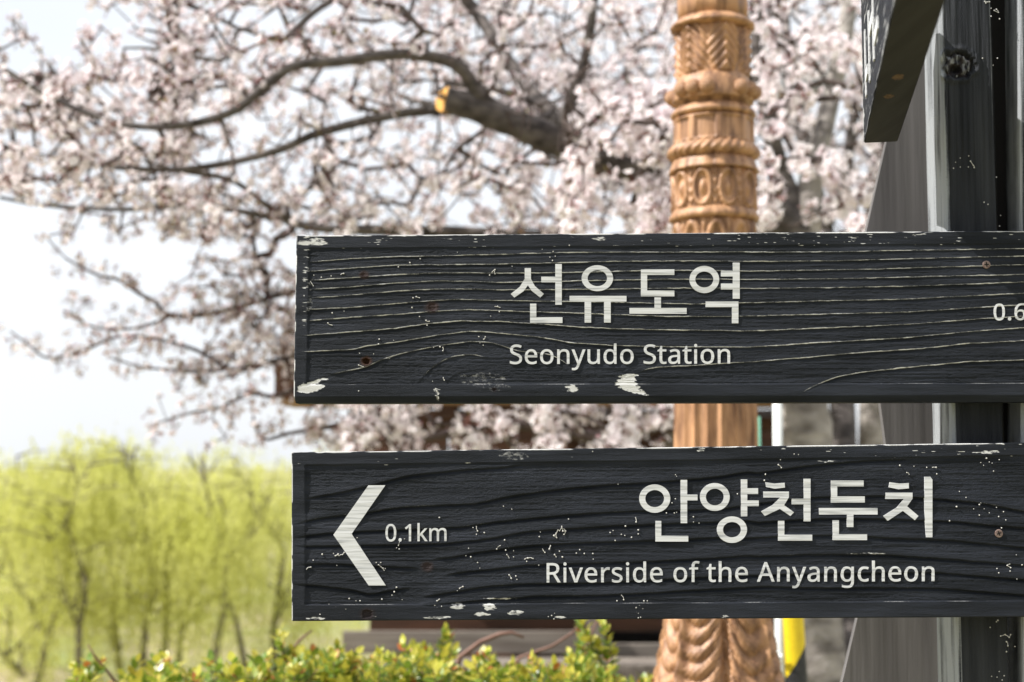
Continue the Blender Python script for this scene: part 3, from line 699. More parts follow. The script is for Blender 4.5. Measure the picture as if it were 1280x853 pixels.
def hemis(mb, pts, rmin, rmax, Yf, stalk=0.3):
    """Little fungus caps standing on the paint, some joined by thin threads."""
    W = []
    for (x, y) in pts:
        r = random.uniform(rmin, rmax) * PXM
        c = UV(x, y, Yf)
        W.append((c, x, y))
        vs = []; fs = []
        segs = 7
        for j, (rr, dd) in enumerate(((1.0, 0.0), (0.92, 0.55), (0.55, 0.95))):
            for k in range(segs):
                a = 2 * math.pi * k / segs
                vs.append((c.x + r * rr * math.cos(a) * random.uniform(.85, 1.15), c.y - r * dd, c.z + r * rr * math.sin(a) * random.uniform(.85, 1.15)))
        vs.append((c.x, c.y - r * 1.1, c.z))
        for j in range(2):
            for k in range(segs):
                k2 = (k + 1) % segs
                fs.append((j * segs + k, j * segs + k2, (j + 1) * segs + k2, (j + 1) * segs + k))
        for k in range(segs):
            fs.append((2 * segs + k, 2 * segs + (k + 1) % segs, 3 * segs))
        mb.add(vs, fs)
    for i, (c, x, y) in enumerate(W):
        for j in range(i):
            if math.hypot(x - W[j][1], y - W[j][2]) < 6.5 and random.random() < stalk:
                d = W[j][0]
                mid = (c + d) / 2 + Vector((random.uniform(-1, 1), -0.3, random.uniform(-1, 1))) * PXM
                mb.tube([c, mid, d], 0.4 * PXM, 4)

def screw(parent, x, y, rpx=4.0, rot=0.2, Y=None):
    c = UV(x, y, Y if Y else Y0 + 0.0006)
    r = rpx * PXM
    mb = MB()
    n = 18
    vs = []; fs = []
    for (rr, d) in ((1.0, 0.0), (0.96, 0.5), (0.8, 0.8)):
        for k in range(n):
            a = 2 * math.pi * k / n
            vs.append((c.x + r * rr * math.cos(a), c.y - 0.0012 * d, c.z + r * rr * math.sin(a)))
    for j in range(2):
        for k in range(n):
            k2 = (k + 1) % n
            fs.append((j * n + k, j * n + k2, (j + 1) * n + k2, (j + 1) * n + k))
    fs.append(tuple(2 * n + k for k in range(n)))
    mb.add(vs, fs)
    o = mb.build('screw', M_screw, parent)
    mb = MB()
    for a in (rot, rot + math.pi / 2):
        ca, sa = math.cos(a), math.sin(a)
        vs = [(c.x + r * (u * 0.55 * ca - w * 0.13 * sa), c.y - q, c.z + r * (u * 0.55 * sa + w * 0.13 * ca)) for q in (0.0, 0.00122 + 0.00004 * (a > 1)) for u, w in ((-1, -1), (1, -1), (1, 1), (-1, 1))]
        mb.add(vs, [(0, 1, 2, 3), (4, 5, 6, 7), (0, 1, 5, 4), (1, 2, 6, 5), (2, 3, 7, 6), (3, 0, 4, 7)])
    mb.build('cross_slot', M_black, o)

# ---- upper sign
topA = lambda x: 295.3 - 0.00638 * (x - 371)
botA = lambda x: 495.9 - 0.0017 * (x - 371)
signA = thing('direction_sign', 'upper black plank sign with white grain ridges and a two word English line', 'sign', UV(860, 496, Y0 + 0.02))
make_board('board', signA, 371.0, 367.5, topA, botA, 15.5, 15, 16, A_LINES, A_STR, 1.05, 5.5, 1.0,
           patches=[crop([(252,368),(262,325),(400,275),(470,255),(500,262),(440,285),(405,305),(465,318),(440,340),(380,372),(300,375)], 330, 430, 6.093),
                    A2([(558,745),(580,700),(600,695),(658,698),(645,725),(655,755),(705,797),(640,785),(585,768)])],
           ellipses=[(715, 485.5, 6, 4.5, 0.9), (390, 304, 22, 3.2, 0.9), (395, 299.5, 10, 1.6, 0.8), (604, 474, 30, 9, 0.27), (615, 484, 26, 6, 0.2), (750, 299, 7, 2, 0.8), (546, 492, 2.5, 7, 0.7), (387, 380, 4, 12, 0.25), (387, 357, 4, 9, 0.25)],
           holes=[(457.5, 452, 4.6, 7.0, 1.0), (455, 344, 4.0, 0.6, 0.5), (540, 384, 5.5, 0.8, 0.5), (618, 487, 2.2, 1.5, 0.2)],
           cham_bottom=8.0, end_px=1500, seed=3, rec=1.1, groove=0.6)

SEON = [A2([(133,205),(162,205),(162,255),(180,288),(222,325),(205,342),(165,310),(148,285),(128,312),(85,342),(68,325),(110,292),(133,255)]),
        A2([(275,186),(305,186),(305,375),(275,375),(275,271),(210,271),(210,245),(275,245)]),
        A2([(158,370),(187,370),(187,433),(308,433),(308,460),(158,460)])]
YU = [*map(A2, ring(470, 252, 73, 60, 45, 37)), A2([(341,334),(605,334),(605,361),(532,361),(532,458),(501,458),(501,361),(441,361),(441,458),(411,458),(411,361),(341,361)])]
DO = [A2([(672,211),(827,211),(827,237),(701,237),(701,309),(827,309),(827,336),(672,336)]),
      A2([(735,341),(765,341),(765,390),(884,390),(884,417),(619,417),(619,390),(735,390)])]
YEOK = [*map(A2, ring(966, 258, 69, 63, 42, 37)),
        A2([(1098,180),(1130,180),(1130,347),(1098,347),(1098,304),(1043,304),(1043,277),(1098,277),(1098,244),(1043,244),(1043,218),(1098,218)]),
        A2([(972,360),(1124,360),(1124,461),(1094,461),(1094,386),(972,386)])]
for c in (SEON, YU, DO, YEOK):
    stroke_obj('letter', c, signA)
text('Seonyudo Station', 637.5, 912.5, 455.0, 454.6, 23.6, signA)
text('0.6', 1242.5, 1282, 400.5, 400.0, 20.4, signA)
screw(signA, 1233, 331, 5.2, 0.1)
SPA = A1([(120,238),(155,248),(200,242),(245,235),(258,230),(118,288),(105,268),(205,413),(260,405),(185,460),(205,470),(613,162),(565,180),(512,200),(530,150),(785,132),(580,343),(595,338),(610,343),(575,388),(640,448),(655,452),(645,470),(610,430),(935,238),(945,225),(960,212),(960,232),(960,383),(972,383),(983,388),(980,407),(940,428),(885,523),(915,523),(908,535),(890,552),(905,563),(675,573),(705,570),(718,573),(718,588),(397,603),(420,557),(423,535),(490,540),(470,625),(670,730),(720,712),(725,725),(690,775),(697,790),(698,808),(328,775),(332,600),(328,655),(350,663)]) + A2([(214,118),(265,128),(250,155),(275,150),(262,170),(75,197),(340,100)])
mb = MB(); hemis(mb, SPA, 0.5, 1.05, Y0 + 0.0005, 0.35)
tag(mb.build('fungus_dots', M_fungus, signA), 'scattered tiny white fungus dots', kind='stuff')

# ---- lower sign
topB = lambda x: 566.2 - 0.0131 * (x - 365)
botB = lambda x: 775.6 - 0.0058 * (x - 365)
signB = thing('direction_sign', 'lower black plank sign with a white left arrow and dotted with fungus', 'sign', UV(860, 775, Y0 + 0.02))
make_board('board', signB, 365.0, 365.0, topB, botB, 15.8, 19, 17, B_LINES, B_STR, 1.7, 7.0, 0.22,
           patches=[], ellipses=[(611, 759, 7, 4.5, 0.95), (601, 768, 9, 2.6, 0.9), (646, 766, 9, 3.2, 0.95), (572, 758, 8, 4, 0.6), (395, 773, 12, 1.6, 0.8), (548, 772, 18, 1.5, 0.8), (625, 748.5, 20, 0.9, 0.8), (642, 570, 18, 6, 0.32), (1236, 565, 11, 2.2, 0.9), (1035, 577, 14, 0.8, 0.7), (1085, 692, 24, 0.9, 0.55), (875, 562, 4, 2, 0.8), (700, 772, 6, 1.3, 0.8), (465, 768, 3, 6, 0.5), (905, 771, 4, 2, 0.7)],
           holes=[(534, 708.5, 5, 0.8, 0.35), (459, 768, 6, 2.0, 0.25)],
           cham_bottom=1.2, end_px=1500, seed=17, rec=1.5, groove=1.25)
stroke_obj('arrow', [B1([(375,202),(450,202),(300,418),(452,647),(376,647),(219,422)])], signB)
AN = [*map(B2, ring(563, 261, 69, 63, 42, 38)), B2([(678,178),(707,178),(707,243),(753,243),(753,269),(707,269),(707,370),(678,370)]), B2([(566,360),(592,360),(592,426),(712,426),(712,452),(566,452)])]
YANG = [*map(B2, ring(830, 254, 66, 62, 40, 37)), B2([(946,176),(974,176),(974,215),(1022,215),(1022,241),(974,241),(974,269),(1025,269),(1025,295),(974,295),(974,340),(946,340)]), *map(B2, ring(906, 399, 67, 59, 40, 34))]
CHEON = [B3([(47,149),(80,154),(115,151),(116,168),(80,172),(50,166)]), B3([(40,182),(130,182),(130,202),(118,222),(113,230),(148,255),(135,268),(98,243),(45,268),(32,252),(75,228),(98,203),(40,203)]),
         B3([(182,137),(206,137),(206,287),(182,287),(182,227),(140,227),(140,207),(182,207)]), B3([(92,285),(114,285),(114,334),(212,334),(212,355),(92,355)])]
DUN = [B3([(278,143),(393,143),(393,164),(300,164),(300,199),(397,199),(397,221),(278,221)]), B3([(236,240),(442,240),(442,263),(357,263),(357,307),(334,307),(334,263),(236,263)]), B3([(284,283),(306,283),(306,332),(405,332),(405,353),(284,353)])]
CHI = [B3([(485,149),(520,154),(552,152),(552,171),(515,174),(481,167)]), B3([(470,186),(565,186),(565,207),(546,234),(586,268),(573,283),(531,250),(478,285),(461,268),(510,238),(535,208),(470,208)]), B3([(607,130),(628,130),(635,140),(635,343),(612,343),(607,250)])]
for c in (AN, YANG, CHEON, DUN, CHI):
    stroke_obj('letter', c, signB)
text('0.1km', 482, 558, 676.8, 676.4, 21.0, signB)
text('Riverside of the Anyangcheon', 683.5, 1168, 728.2, 726.6, 24.0, signB)
screw(signB, 1248.5, 667, 5.2, 0.35)
SPB = B1([(130,535),(170,508),(100,575),(120,565),(235,558),(325,435),(690,345),(975,295),(1012,308),(840,390),(855,385),(860,405),(855,420),(890,412),(820,482),(808,515),(830,520),(860,545),(870,570),(960,470),(945,485),(980,445),(985,490),(990,510),(1000,525),(1020,493),(1020,520),(1070,530),(1078,540),(1100,525),(1000,600),(1010,615),(1030,605),(1035,620),(500,655),(490,675),(480,690),(525,710),(435,708),(290,705),(320,715),(338,715),(200,730),(230,742),(275,752),(150,750),(160,775),(55,760),(780,660),(795,652),(770,670),(690,708),(680,715),(670,735),(680,745),(700,740),(220,505),(228,515),(240,508),(245,515),(260,510),(268,500),(410,545),(420,555),(430,545),(432,565),(440,570),(450,572),(445,580),(500,480),(508,470),(515,452),(512,485),(535,440)]) + \
      B2([(180,352),(55,410),(50,430),(100,470),(65,485),(75,500),(95,485),(118,510),(125,520),(140,495),(153,520),(215,503),(230,488),(250,505),(288,505),(290,530),(0,525),(22,527),(48,557),(378,403),(365,412),(415,420),(433,383),(430,425),(387,447),(460,433),(490,400),(490,418),(478,345),(480,365),(400,197),(655,155),(660,162),(655,262),(640,280),(660,322),(650,325),(615,325),(735,342),(735,365),(760,370),(930,240),(1055,152),(1050,180),(495,735),(510,750),(515,715),(530,715),(480,745),(465,745),(490,790),(415,690),(395,715),(425,710),(287,52),(10,742),(125,415),(133,400),(140,405),(150,385),(155,405),(168,405),(150,392),(115,425),(128,435),(160,420),(480,765),(490,770),(500,788),(90,785),(105,780),(118,770),(115,795)]) + \
      B3([(100,70),(125,63),(148,50),(163,52),(93,88),(103,98),(47,122),(502,62),(520,90),(570,93),(545,115),(553,122),(615,97),(635,97),(648,97),(650,120),(730,182),(720,235),(753,203),(780,243),(800,228),(805,222),(817,243),(800,265),(835,257),(860,238),(885,253),(893,282),(868,270),(878,310),(695,285),(805,80),(870,70),(825,65),(815,90),(850,110),(835,78),(845,82),(930,405),(950,440),(907,437),(910,450),(898,442),(908,462),(862,453),(868,468),(932,490)])
mb = MB(); hemis(mb, SPB, 0.5, 1.1, Y0 + 0.0007, 0.45)
tag(mb.build('fungus_dots', M_fungus, signB), 'scattered tiny white fungus dots', kind='stuff')

# ------------------------------------------------------------------ signpost behind the boards
YP = Y0 + 0.0435
signpost = thing('signpost', 'black twin timber signpost with worn pale edge carrying the plank signs', 'signpost', (UV(1215, 600, YP + 0.04).x, YP + 0.04, 0))

def post_mesh(name, xl_top, xl_bot, w_px, depth, seed, bevel_px, knot=None):
    """Upright with a rounded worn left corner; px edges at photo rows 90 and 800."""
    zs = np.concatenate([np.linspace(0.0, 1.25, 12), np.linspace(1.27, 2.28, 420), np.linspace(2.32, 2.75, 8)])
    k = YP / FPX
    w = w_px * k; bv = bevel_px * k
    prof = []                                            # (x, y, corner-ness)
    prof.append((0, depth, 0)); 
    for q in np.linspace(0, 1, 10): prof.append((0, depth + (bv * 0.75 - depth) * q, 0.72))
    for a in np.linspace(0, 1, 22)[1:-1]:
        an = a * math.pi / 2
        prof.append((bv * (1 - math.cos(an)), bv * 0.75 * (1 - math.sin(an)), 1 - abs(a - 0.3) * 0.9))
    for q in np.linspace(0, 1, 60): prof.append((bv + (w - bv - 0.004) * q, 0, 0.0))
    for a in np.linspace(0, 1, 6)[1:]: prof.append((w - 0.004 + 0.004 * math.sin(a * 1.57), 0.004 * (1 - math.cos(a * 1.57)), 0.15))
    prof.append((w, depth, 0))
    P = np.array(prof)
    zt = U(1160, 90, YP)[2]; zb = U(1174, 800, YP)[2]
    xt = U(xl_top, 90, YP)[0]; xb = U(xl_bot, 800, YP)[0]
    xl = xb + (zs - zb) / (zt - zb) * (xt - xb)
    X = xl[:, None] + P[None, :, 0]
    Yy = YP + P[None, :, 1] + 0 * X
    Z = zs[:, None] + 0 * X
    arc = np.cumsum(np.hypot(np.diff(P[:, 0], prepend=0), np.diff(P[:, 1], prepend=P[0, 1])))
    AA = arc[None, :] + 0 * X
    hx = (fbm(AA * 260 + 0.6 * fbm(AA * 40, Z * 9, seed + 4, 2), Z * 5, seed, 4) - 0.5) * 0.0034
    wear = np.clip(P[None, :, 2] * 1.25 - 0.25 + (fbm(AA * 300, Z * 9, seed + 1, 4) - 0.5) * 1.5, 0, 1) * np.where(P[None, :, 2] > 0.1, 1, 0)
    rust = np.zeros_like(X)
    if knot:
        c = UV(knot[0], knot[1], YP)
        r = knot[2] * k
        dx = (X - c.x) / (r * 1.25); dz = (Z - c.z) / r
        q = np.hypot(dx, dz) + (fbm(X * 160, Z * 160, seed + 9, 3) - 0.5) * 0.5
        front_k = np.where(P[None, :, 1] < 0.004, 1.0, 0.0)
        hx0 = hx.copy()
        hx += np.where(q < 1, 0.0015 * np.cos(q * 9), 0) - 0.004 * np.exp(-((q - 1.0) / 0.13) ** 2) + 0.003 * np.exp(-((q - 1.35) / 0.2) ** 2)
        hole = np.hypot((X - c.x + r * 0.25) / (r * 0.5), (Z - c.z + r * 0.45) / (r * 0.42)) + (fbm(X * 300, Z * 300, seed + 10, 2) - 0.5) * 0.6
        hx -= 0.012 * np.clip(1.2 - hole, 0, 1)
        hx = hx0 + (hx - hx0) * front_k
        q = np.where(front_k > 0, q, 9.0); hole = np.where(front_k > 0, hole, 9.0)
        wear = np.where(q < 0.95, np.clip(fbm(X * 400, Z * 150, seed + 12, 3) * 1.3 - 0.25, 0, 1), wear)
        wear = np.where(hole < 1.2, 0, wear)
        rust = np.maximum(rust, np.where((q < 1.05), 0.35 * fbm(X * 300, Z * 300, seed + 13, 2), 0))
    front = (P[None, :, 1] < bv * 0.7)
    Yy = Yy - hx * np.where(front, 1, 0.2)
    X = X - hx * np.where(P[None, :, 2] > 0.3, 0.7, 0)
    nz, npf = X.shape
    idx = np.arange(nz * npf).reshape(nz, npf)
    Q = np.stack([idx[:-1, :-1], idx[:-1, 1:], idx[1:, 1:], idx[1:, :-1]], -1).reshape(-1, 4)
    bk = np.stack([idx[:-1, -1], idx[:-1, 0], idx[1:, 0], idx[1:, -1]], -1)
    Q = np.concatenate([Q, bk])
    o = fast_mesh(name, np.stack([X, Yy, Z], -1).reshape(-1, 3), Q, M_post, signpost, smooth=True)
    for nm, arr in (('wear', wear + 0 * X), ('rust', rust)):
        at = o.data.attributes.new(nm, 'FLOAT', 'POINT'); at.data.foreach_set('value', arr.astype(np.float32).ravel())
    return o

post_mesh('post', 1177, 1194, 66, 0.072, 31, 8, knot=(1197, 81, 15))
post_mesh('post', 1274, 1279, 92, 0.085, 47, 7)
mb = MB(); a = U(1240, 90, YP + 0.055); b = U(1290, 90, YP + 0.055)
mb.box((a[0], YP + 0.05, 0.3), (b[0], YP + 0.085, 2.6)); mb.build('gap_shade_board', M_black, signpost)  # black board added to give the gap between the posts its shade
mb = MB()
fp = crop([(958,200),(980,180),(1020,170),(1028,195),(1042,215),(1045,225),(948,228),(980,222),(1018,222),(1092,388),(1110,398),(1150,270),(1170,450),(1165,500)], 940, 150, 3.765)
fp += crop([(865,635),(838,660),(875,690),(890,685),(910,685),(895,710),(905,695),(900,725),(895,745),(925,727),(860,640),(843,832),(862,835),(887,830),(870,815),(880,845)], 940, 550, 2.815)
fp += crop([(1095,8),(1100,15),(1118,10),(1125,40),(1140,50),(1150,45),(1160,60),(1165,90),(1125,78),(1155,275),(1135,308),(1085,275)], 940, 0, 3.765)
hemis(mb, fp, 0.6, 1.1, YP - 0.0004, 0.6)
tag(mb.build('fungus_dots', M_fungus, signpost), 'scattered tiny white fungus dots', kind='stuff')

# shaped grey plank standing behind the post
YB = 2.02
outl = [(1140,60),(1111,165),(1083,290),(1076,330),(1083,400),(1100,500),(1108,560),(1099,640),(1073,768),(1053,853),(1022,980),(990,1120),(990,1560),(1215,1560),(1215,60)]
pl = [UV(x, y, YB) for x, y in outl]
gb = signpost
n = len(pl)
vs = [(p.x, YB, max(0.0, p.z)) for p in pl] + [(p.x, YB + 0.014, max(0.0, p.z)) for p in pl]
fs = [tuple(range(n - 1, -1, -1)), tuple(range(n, 2 * n))] + [(k, (k + 1) % n, n + (k + 1) % n, n + k) for k in range(n)]
bm = bmesh.new()
bvs = [bm.verts.new(v) for v in vs]
for f in fs: bm.faces.new([bvs[i] for i in f])
bmesh.ops.recalc_face_normals(bm, faces=bm.faces)
me = bpy.data.meshes.new('shaped_plank'); bm.to_mesh(me); bm.free()
me.materials.append(M_grey_plank)
o = bpy.data.objects.new('shaped_plank', me); col.objects.link(o)
tag(o, 'weathered grey plank with a waisted outline standing behind the black signpost', 'plank')

# ------------------------------------------------------------------ sign that points at the viewer, top right
fl = UV(1080, 177.6, 1.76); fr = UV(1120.6, 177.6, 1.76)
nl = UV(1117.8, 0, 1.135); nr = UV(1174.8, 0, 1.135)
zb = fl.z
ax = nl - fl; ax.normalize()
th = (fr - fl).length
sd = Vector((fr.x - fl.x, fr.y - fl.y, 0)).normalized()
side = Vector((-ax.y, ax.x, 0)).normalized()
if side.dot(sd) < 0: side = -side
base = Vector((fl.x, fl.y, zb))
crossign = thing('direction_sign', 'black plank sign jutting toward the viewer at the top of the post', 'sign', base + ax * 0.3 + Vector((0, 0, 0.1)))
def cs(u, w, h):
    return base + ax * u + side * w + Vector((0, 0, h))
nu, nh = 260, 90
uu = np.linspace(0, 0.95, nu); hh = np.linspace(0, 0.2, nh)
UU, HH = np.meshgrid(uu, hh)
rel = (fbm(UU * 14, HH * 420 + 3 * fbm(UU * 8, HH * 20, 70, 2), 71, 4) - 0.5) * 0.0016
W = -rel
Pm = np.array(base)[None, None] + UU[..., None] * np.array(ax) + W[..., None] * np.array(side) + HH[..., None] * np.array((0, 0, 1.0))
wearc = np.clip((fbm(UU * 22, HH * 260, 74, 4) - 0.60) * 6, 0, 1) * 0.6
wearc = np.maximum(wearc, np.exp(-HH / 0.0012) * 0.55)
wearc = np.maximum(wearc, np.exp(-UU / 0.0012) * 0.5)
idx = np.arange(nu * nh).reshape(nh, nu)
Q = np.stack([idx[:-1, :-1], idx[:-1, 1:], idx[1:, 1:], idx[1:, :-1]], -1).reshape(-1, 4)
V = Pm.reshape(-1, 3)
ext = [cs(0, th, 0), cs(0.95, th, 0), cs(0.95, th, 0.2), cs(0, th, 0.2)]
b = len(V)
V = np.concatenate([V, np.array([tuple(e) for e in ext])])
fan = [[idx[0, 0], b, b + 3, idx[-1, 0]], [b, b + 1, b + 2, b + 3], [idx[0, -1], idx[-1, -1], b + 2, b + 1], [idx[-1, 0], b + 3, b + 2, idx[-1, -1]]]
Q = np.concatenate([Q, np.array(fan)])
o = fast_mesh('board', V, Q, M_board, crossign)
at = o.data.attributes.new('wear', 'FLOAT', 'POINT'); at.data.foreach_set('value', np.concatenate([wearc.ravel(), np.zeros(4)]).astype(np.float32))
at = o.data.attributes.new('rust', 'FLOAT', 'POINT')
mb = MB()
mb.add([cs(0.001, 0.001, -0.0015), cs(0.95, 0.001, -0.0015), cs(0.95, th - 0.001, -0.0015), cs(0.001, th - 0.001, -0.0015), cs(0.001, 0.001, 0.001), cs(0.95, 0.001, 0.001), cs(0.95, th - 0.001, 0.001), cs(0.001, th - 0.001, 0.001)],
       [(0, 1, 2, 3), (0, 1, 5, 4), (1, 2, 6, 5), (2, 3, 7, 6), (3, 0, 4, 7)])
mb.build('underside', M_under, crossign)
# foreshortened strokes of white lettering on its side face
def cstroke(u0, u1, h0, h1):
    mb = MB()
    mb.add([cs(u, w, h) for w in (0.0, -0.0016) for u, h in ((u0, h0), (u1, h0), (u1, h1), (u0, h1))],
           [(0, 3, 2, 1), (4, 5, 6, 7), (0, 1, 5, 4), (1, 2, 6, 5), (2, 3, 7, 6), (3, 0, 4, 7)])
    return mb.build('letter', M_letter, crossign)
for u0, u1, h0, h1 in ((0.10, 0.114, 0.035, 0.115), (0.118, 0.16, 0.05, 0.062), (0.20, 0.214, 0.03, 0.11), (0.23, 0.29, 0.075, 0.088), (0.30, 0.314, 0.03, 0.115), (0.33, 0.40, 0.04, 0.053)):
    cstroke(u0, u1, h0, h1)
for (x, y, r) in ((1122, 97, 13), (1111, 121, 10)):
    d = UV(x, y, 1.0) - CAM
    nrm = ax.cross(side).normalized()
    c = CAM + d * ((base + Vector((0, 0, -0.0017)) - CAM).dot(nrm) / d.dot(nrm))
    mb = MB()
    n = 22; rr = r * c.y / FPX
    vs = [c + Vector((0, 0, -0.0004))]
    for q in range(n):
        a = 2 * math.pi * q / n
        s = rr * random.uniform(0.7, 1.15)
        vs.append(c + ax * (math.cos(a) * s * 1.6) + side * (math.sin(a) * s * 0.75) + Vector((0, 0, 0.0003)))
    mb.add(vs, [(0, 1 + q, 1 + (q + 1) % n) for q in range(n)])
    mb.build('stain', M_stain, crossign)

# ------------------------------------------------------------------ carved wooden pillar
YC = 3.05
pcx = lambda y: 890.0 + (y + 10) * 0.0085
pillar = thing('carved_pillar', 'orange carved wooden pillar with beaded rings behind the sign', 'pillar', (U(pcx(850), 850, YC)[0], YC, 0))
KP = YC / FPX

def lathe(name, rows, relief=None, n=112, mt=None):
    """rows: (photo row of the front face, radius in photo px). relief(theta, t, row) -> px added to the radius."""
    V = []
    m = len(rows)
    for j, (y, r) in enumerate(rows):
        rm = r * KP
        x0 = U(pcx(y), y, YC)[0]
        z = U(pcx(y), y, YC - rm)[2]
        for k in range(n):
            a = 2 * math.pi * k / n
            rr = rm + (relief(a, j / max(1, m - 1), y) * KP if relief else 0)
            V.append((x0 + rr * math.sin(a), YC - rr * math.cos(a), z))
    F = []
    for j in range(m - 1):
        for k in range(n):
            k2 = (k + 1) % n
            F.append((j * n + k, (j + 1) * n + k, (j + 1) * n + k2, j * n + k2))
    F.append(tuple(range(n))); F.append(tuple((m - 1) * n + k for k in range(n - 1, -1, -1)))
    return mesh_obj(name, V, F, mt or M_pillar, pillar, smooth=True)

def rows(y0, y1, r0, r1, m):
    return [(y0 + (y1 - y0) * i / (m - 1), r0 + (r1 - r0) * i / (m - 1)) for i in range(m)]

def torus_rows(y0, y1, r, bulge, m=10):
    out = []
    for i in range(m):
        t = i / (m - 1)
        out.append((y0 + (y1 - y0) * t, r + bulge * math.sin(math.pi * t)))
    return out

def flutes(nf, dep):
    return lambda a, t, y: -dep * abs(math.sin(a * nf / 2)) ** 0.7 + dep * 0.3

def leaf_relief(nl, dep, veins=6, phase=0.0):
    def f(a, t, y):
        q = ((a + phase) * nl / (2 * math.pi)) % 1.0
        p = abs(q - 0.5) * 2                               # 0 on the midrib, 1 between leaves
        width = 0.35 + 0.62 * math.sin(math.pi * min(1, 0.12 + t * 0.86)) ** 0.6
        edge = 1 / (1 + math.exp((p - width) * 16))
        vein = 0.5 + 0.5 * math.sin(2 * math.pi * (veins * (t - 0.45 * p)))
        rib = math.exp(-(p / 0.10) ** 2)
        return dep * (edge * (0.35 + 0.65 * vein) + 0.55 * rib) - dep * 0.5
    return f

def tulips(nl, dep, phase=0.0):
    def f(a, t, y):
        q = ((a + phase) * nl / (2 * math.pi)) % 1.0 - 0.5
        e = math.hypot(q / 0.34, (t - 0.52) / 0.46)
        stem = math.exp(-((abs(q) - 0.5) / 0.07) ** 2)
        vein = 0.5 + 0.5 * math.sin(26 * (t - 1.2 * abs(q)))
        return dep * (math.exp(-((e - 0.95) / 0.20) ** 2) + 0.9 * math.exp(-(e / 0.42) ** 2) + 0.5 * stem + 0.3 * vein * (e > 1.1)) - dep * 0.6
    return f

def acanthus(nl, dep, veins):
    def f(a, t, y):
        q = (a * nl / (2 * math.pi)) % 1.0
        p = abs(q - 0.5) * 2
        side = 0.37 if q > 0.5 else 0.0
        lobe = veins * (t - 0.30 * p + 0.42 * p * p) + side + 0.25 * math.sin(5 * q + 9 * t)
        u = lobe % 1.0
        ridge = math.sin(math.pi * u) ** 0.8 * (0.5 + 0.5 * math.sin(math.pi * min(1, p * 1.15)))
        rib = math.exp(-(p / 0.09) ** 2)
        gap = math.exp(-((p - 1) / 0.10) ** 2)
        fine = math.sin(2 * math.pi * (veins * 3.2 * (t + 0.22 * p)))
        return dep * (0.55 * ridge + 0.75 * rib - 0.7 * gap + 0.13 * fine * (p > 0.1)) - dep * 0.35
    return f

def scallop(nl, dep):
    return lambda a, t, y: dep * (abs(math.cos(a * nl / 2)) ** 0.6 - 0.5) * (0.3 + t)

lathe('fluted_neck', rows(-420, 13, 43, 45, 24), flutes(10, 4))
lathe('scalloped_collar', torus_rows(13, 27, 44, 9), scallop(16, 3.5))
lathe('leaf_band', rows(27, 87, 43, 43.5, 44), leaf_relief(6, 7.5, 5, 0.3))
bead_prof = [(87, 43), (89, 45), (93, 48), (98, 50), (104, 51), (110, 51.5), (115, 52), (118, 51), (119, 45), (125, 44)]
lathe('bead_band', bead_prof)
bmh = bmesh.new(); bmesh.ops.create_icosphere(bmh, subdivisions=3, radius=1.0)
bead_me = bpy.data.meshes.new('bead'); bmh.to_mesh(bead_me); bmh.free(); bead_me.materials.append(M_pillar)
bead_me.polygons.foreach_set('use_smooth', np.ones(len(bead_me.polygons), bool))
for g4 in range(4):
    for d in (-58, -38, -18):
        a = R(d + 2 + 90 * g4 + 0)
        rb = 52 * KP
        place('bead', bead_me, (U(pcx(105), 105, YC)[0] + rb * math.sin(a), YC - rb * math.cos(a), U(pcx(106), 106, YC - rb)[2]), pillar, scale=10.2 * KP)
lathe('ring', torus_rows(125, 140, 46, 8))
def panel(a, t, y):
    q = (a * 9 / (2 * math.pi)) % 1.0
    return -3.2 if (0.12 < q < 0.88 and 0.10 < t < 0.92) else 0.6
lathe('panel_band', rows(140, 172, 50.5, 51, 20), panel, n=180)
lathe('rope_ring', torus_rows(171, 191, 50, 8, 14), lambda a, t, y: 1.3 * math.sin(a * 30 + t * 9), n=220)
lathe('scalloped_collar', [(191, 50), (194, 52), (198, 53), (203, 55), (206, 56), (207, 52)], scallop(18, 2.6))
lathe('leaf_band', rows(207, 256, 52, 52, 44), tulips(10, 6.5, 0.1), n=200)
lathe('scalloped_collar', [(256, 52), (260, 54), (264, 56), (268, 55), (270, 51)], scallop(18, 2.6))
lathe('leaf_band', rows(270, 345, 51, 50, 44), tulips(10, 6.5, 0.4), n=200)
lathe('ring', torus_rows(345, 365, 50, 7))
lathe('fluted_shaft', rows(365, 700, 48.5, 52, 30), flutes(19, 6), n=304)
lathe('ring', torus_rows(700, 722, 52, 9))
base_rows = [(722 + 3 * i, 56 + 0.165 * 3 * i * (0.75 + i * 0.004)) for i in range(98)]
lathe('leaf_base', base_rows, acanthus(4, 15, 11), n=260)
lathe('ring', torus_rows(1012, 1060, 100, 14))
bx0 = U(pcx(1000), 1000, YC)[0]; bz = U(pcx(1060), 1060, YC - 100 * KP)[2]
mb = MB(); mb.box((bx0 - 0.2, YC - 0.2, -0.05), (bx0 + 0.2, YC + 0.2, bz + 0.002)); mb.build('plinth', M_rock, pillar)

# ------------------------------------------------------------------ slim poles and hazard sleeve beside the pillar
YH = 3.75
hz = thing('hazard_post', 'slim white post with a yellow and black striped sleeve beside the pillar', 'post', (U(975, 800, YH)[0], YH, 0))
xw = U(973, 530, YH)[0]; kh = YH / FPX
mb = MB(); mb.tube([(xw - 0.012, YH, 0), (xw, YH, 2.05)], 6.0 * kh, 16); mb.build('pole', M_white_pole, hz, smooth=True)
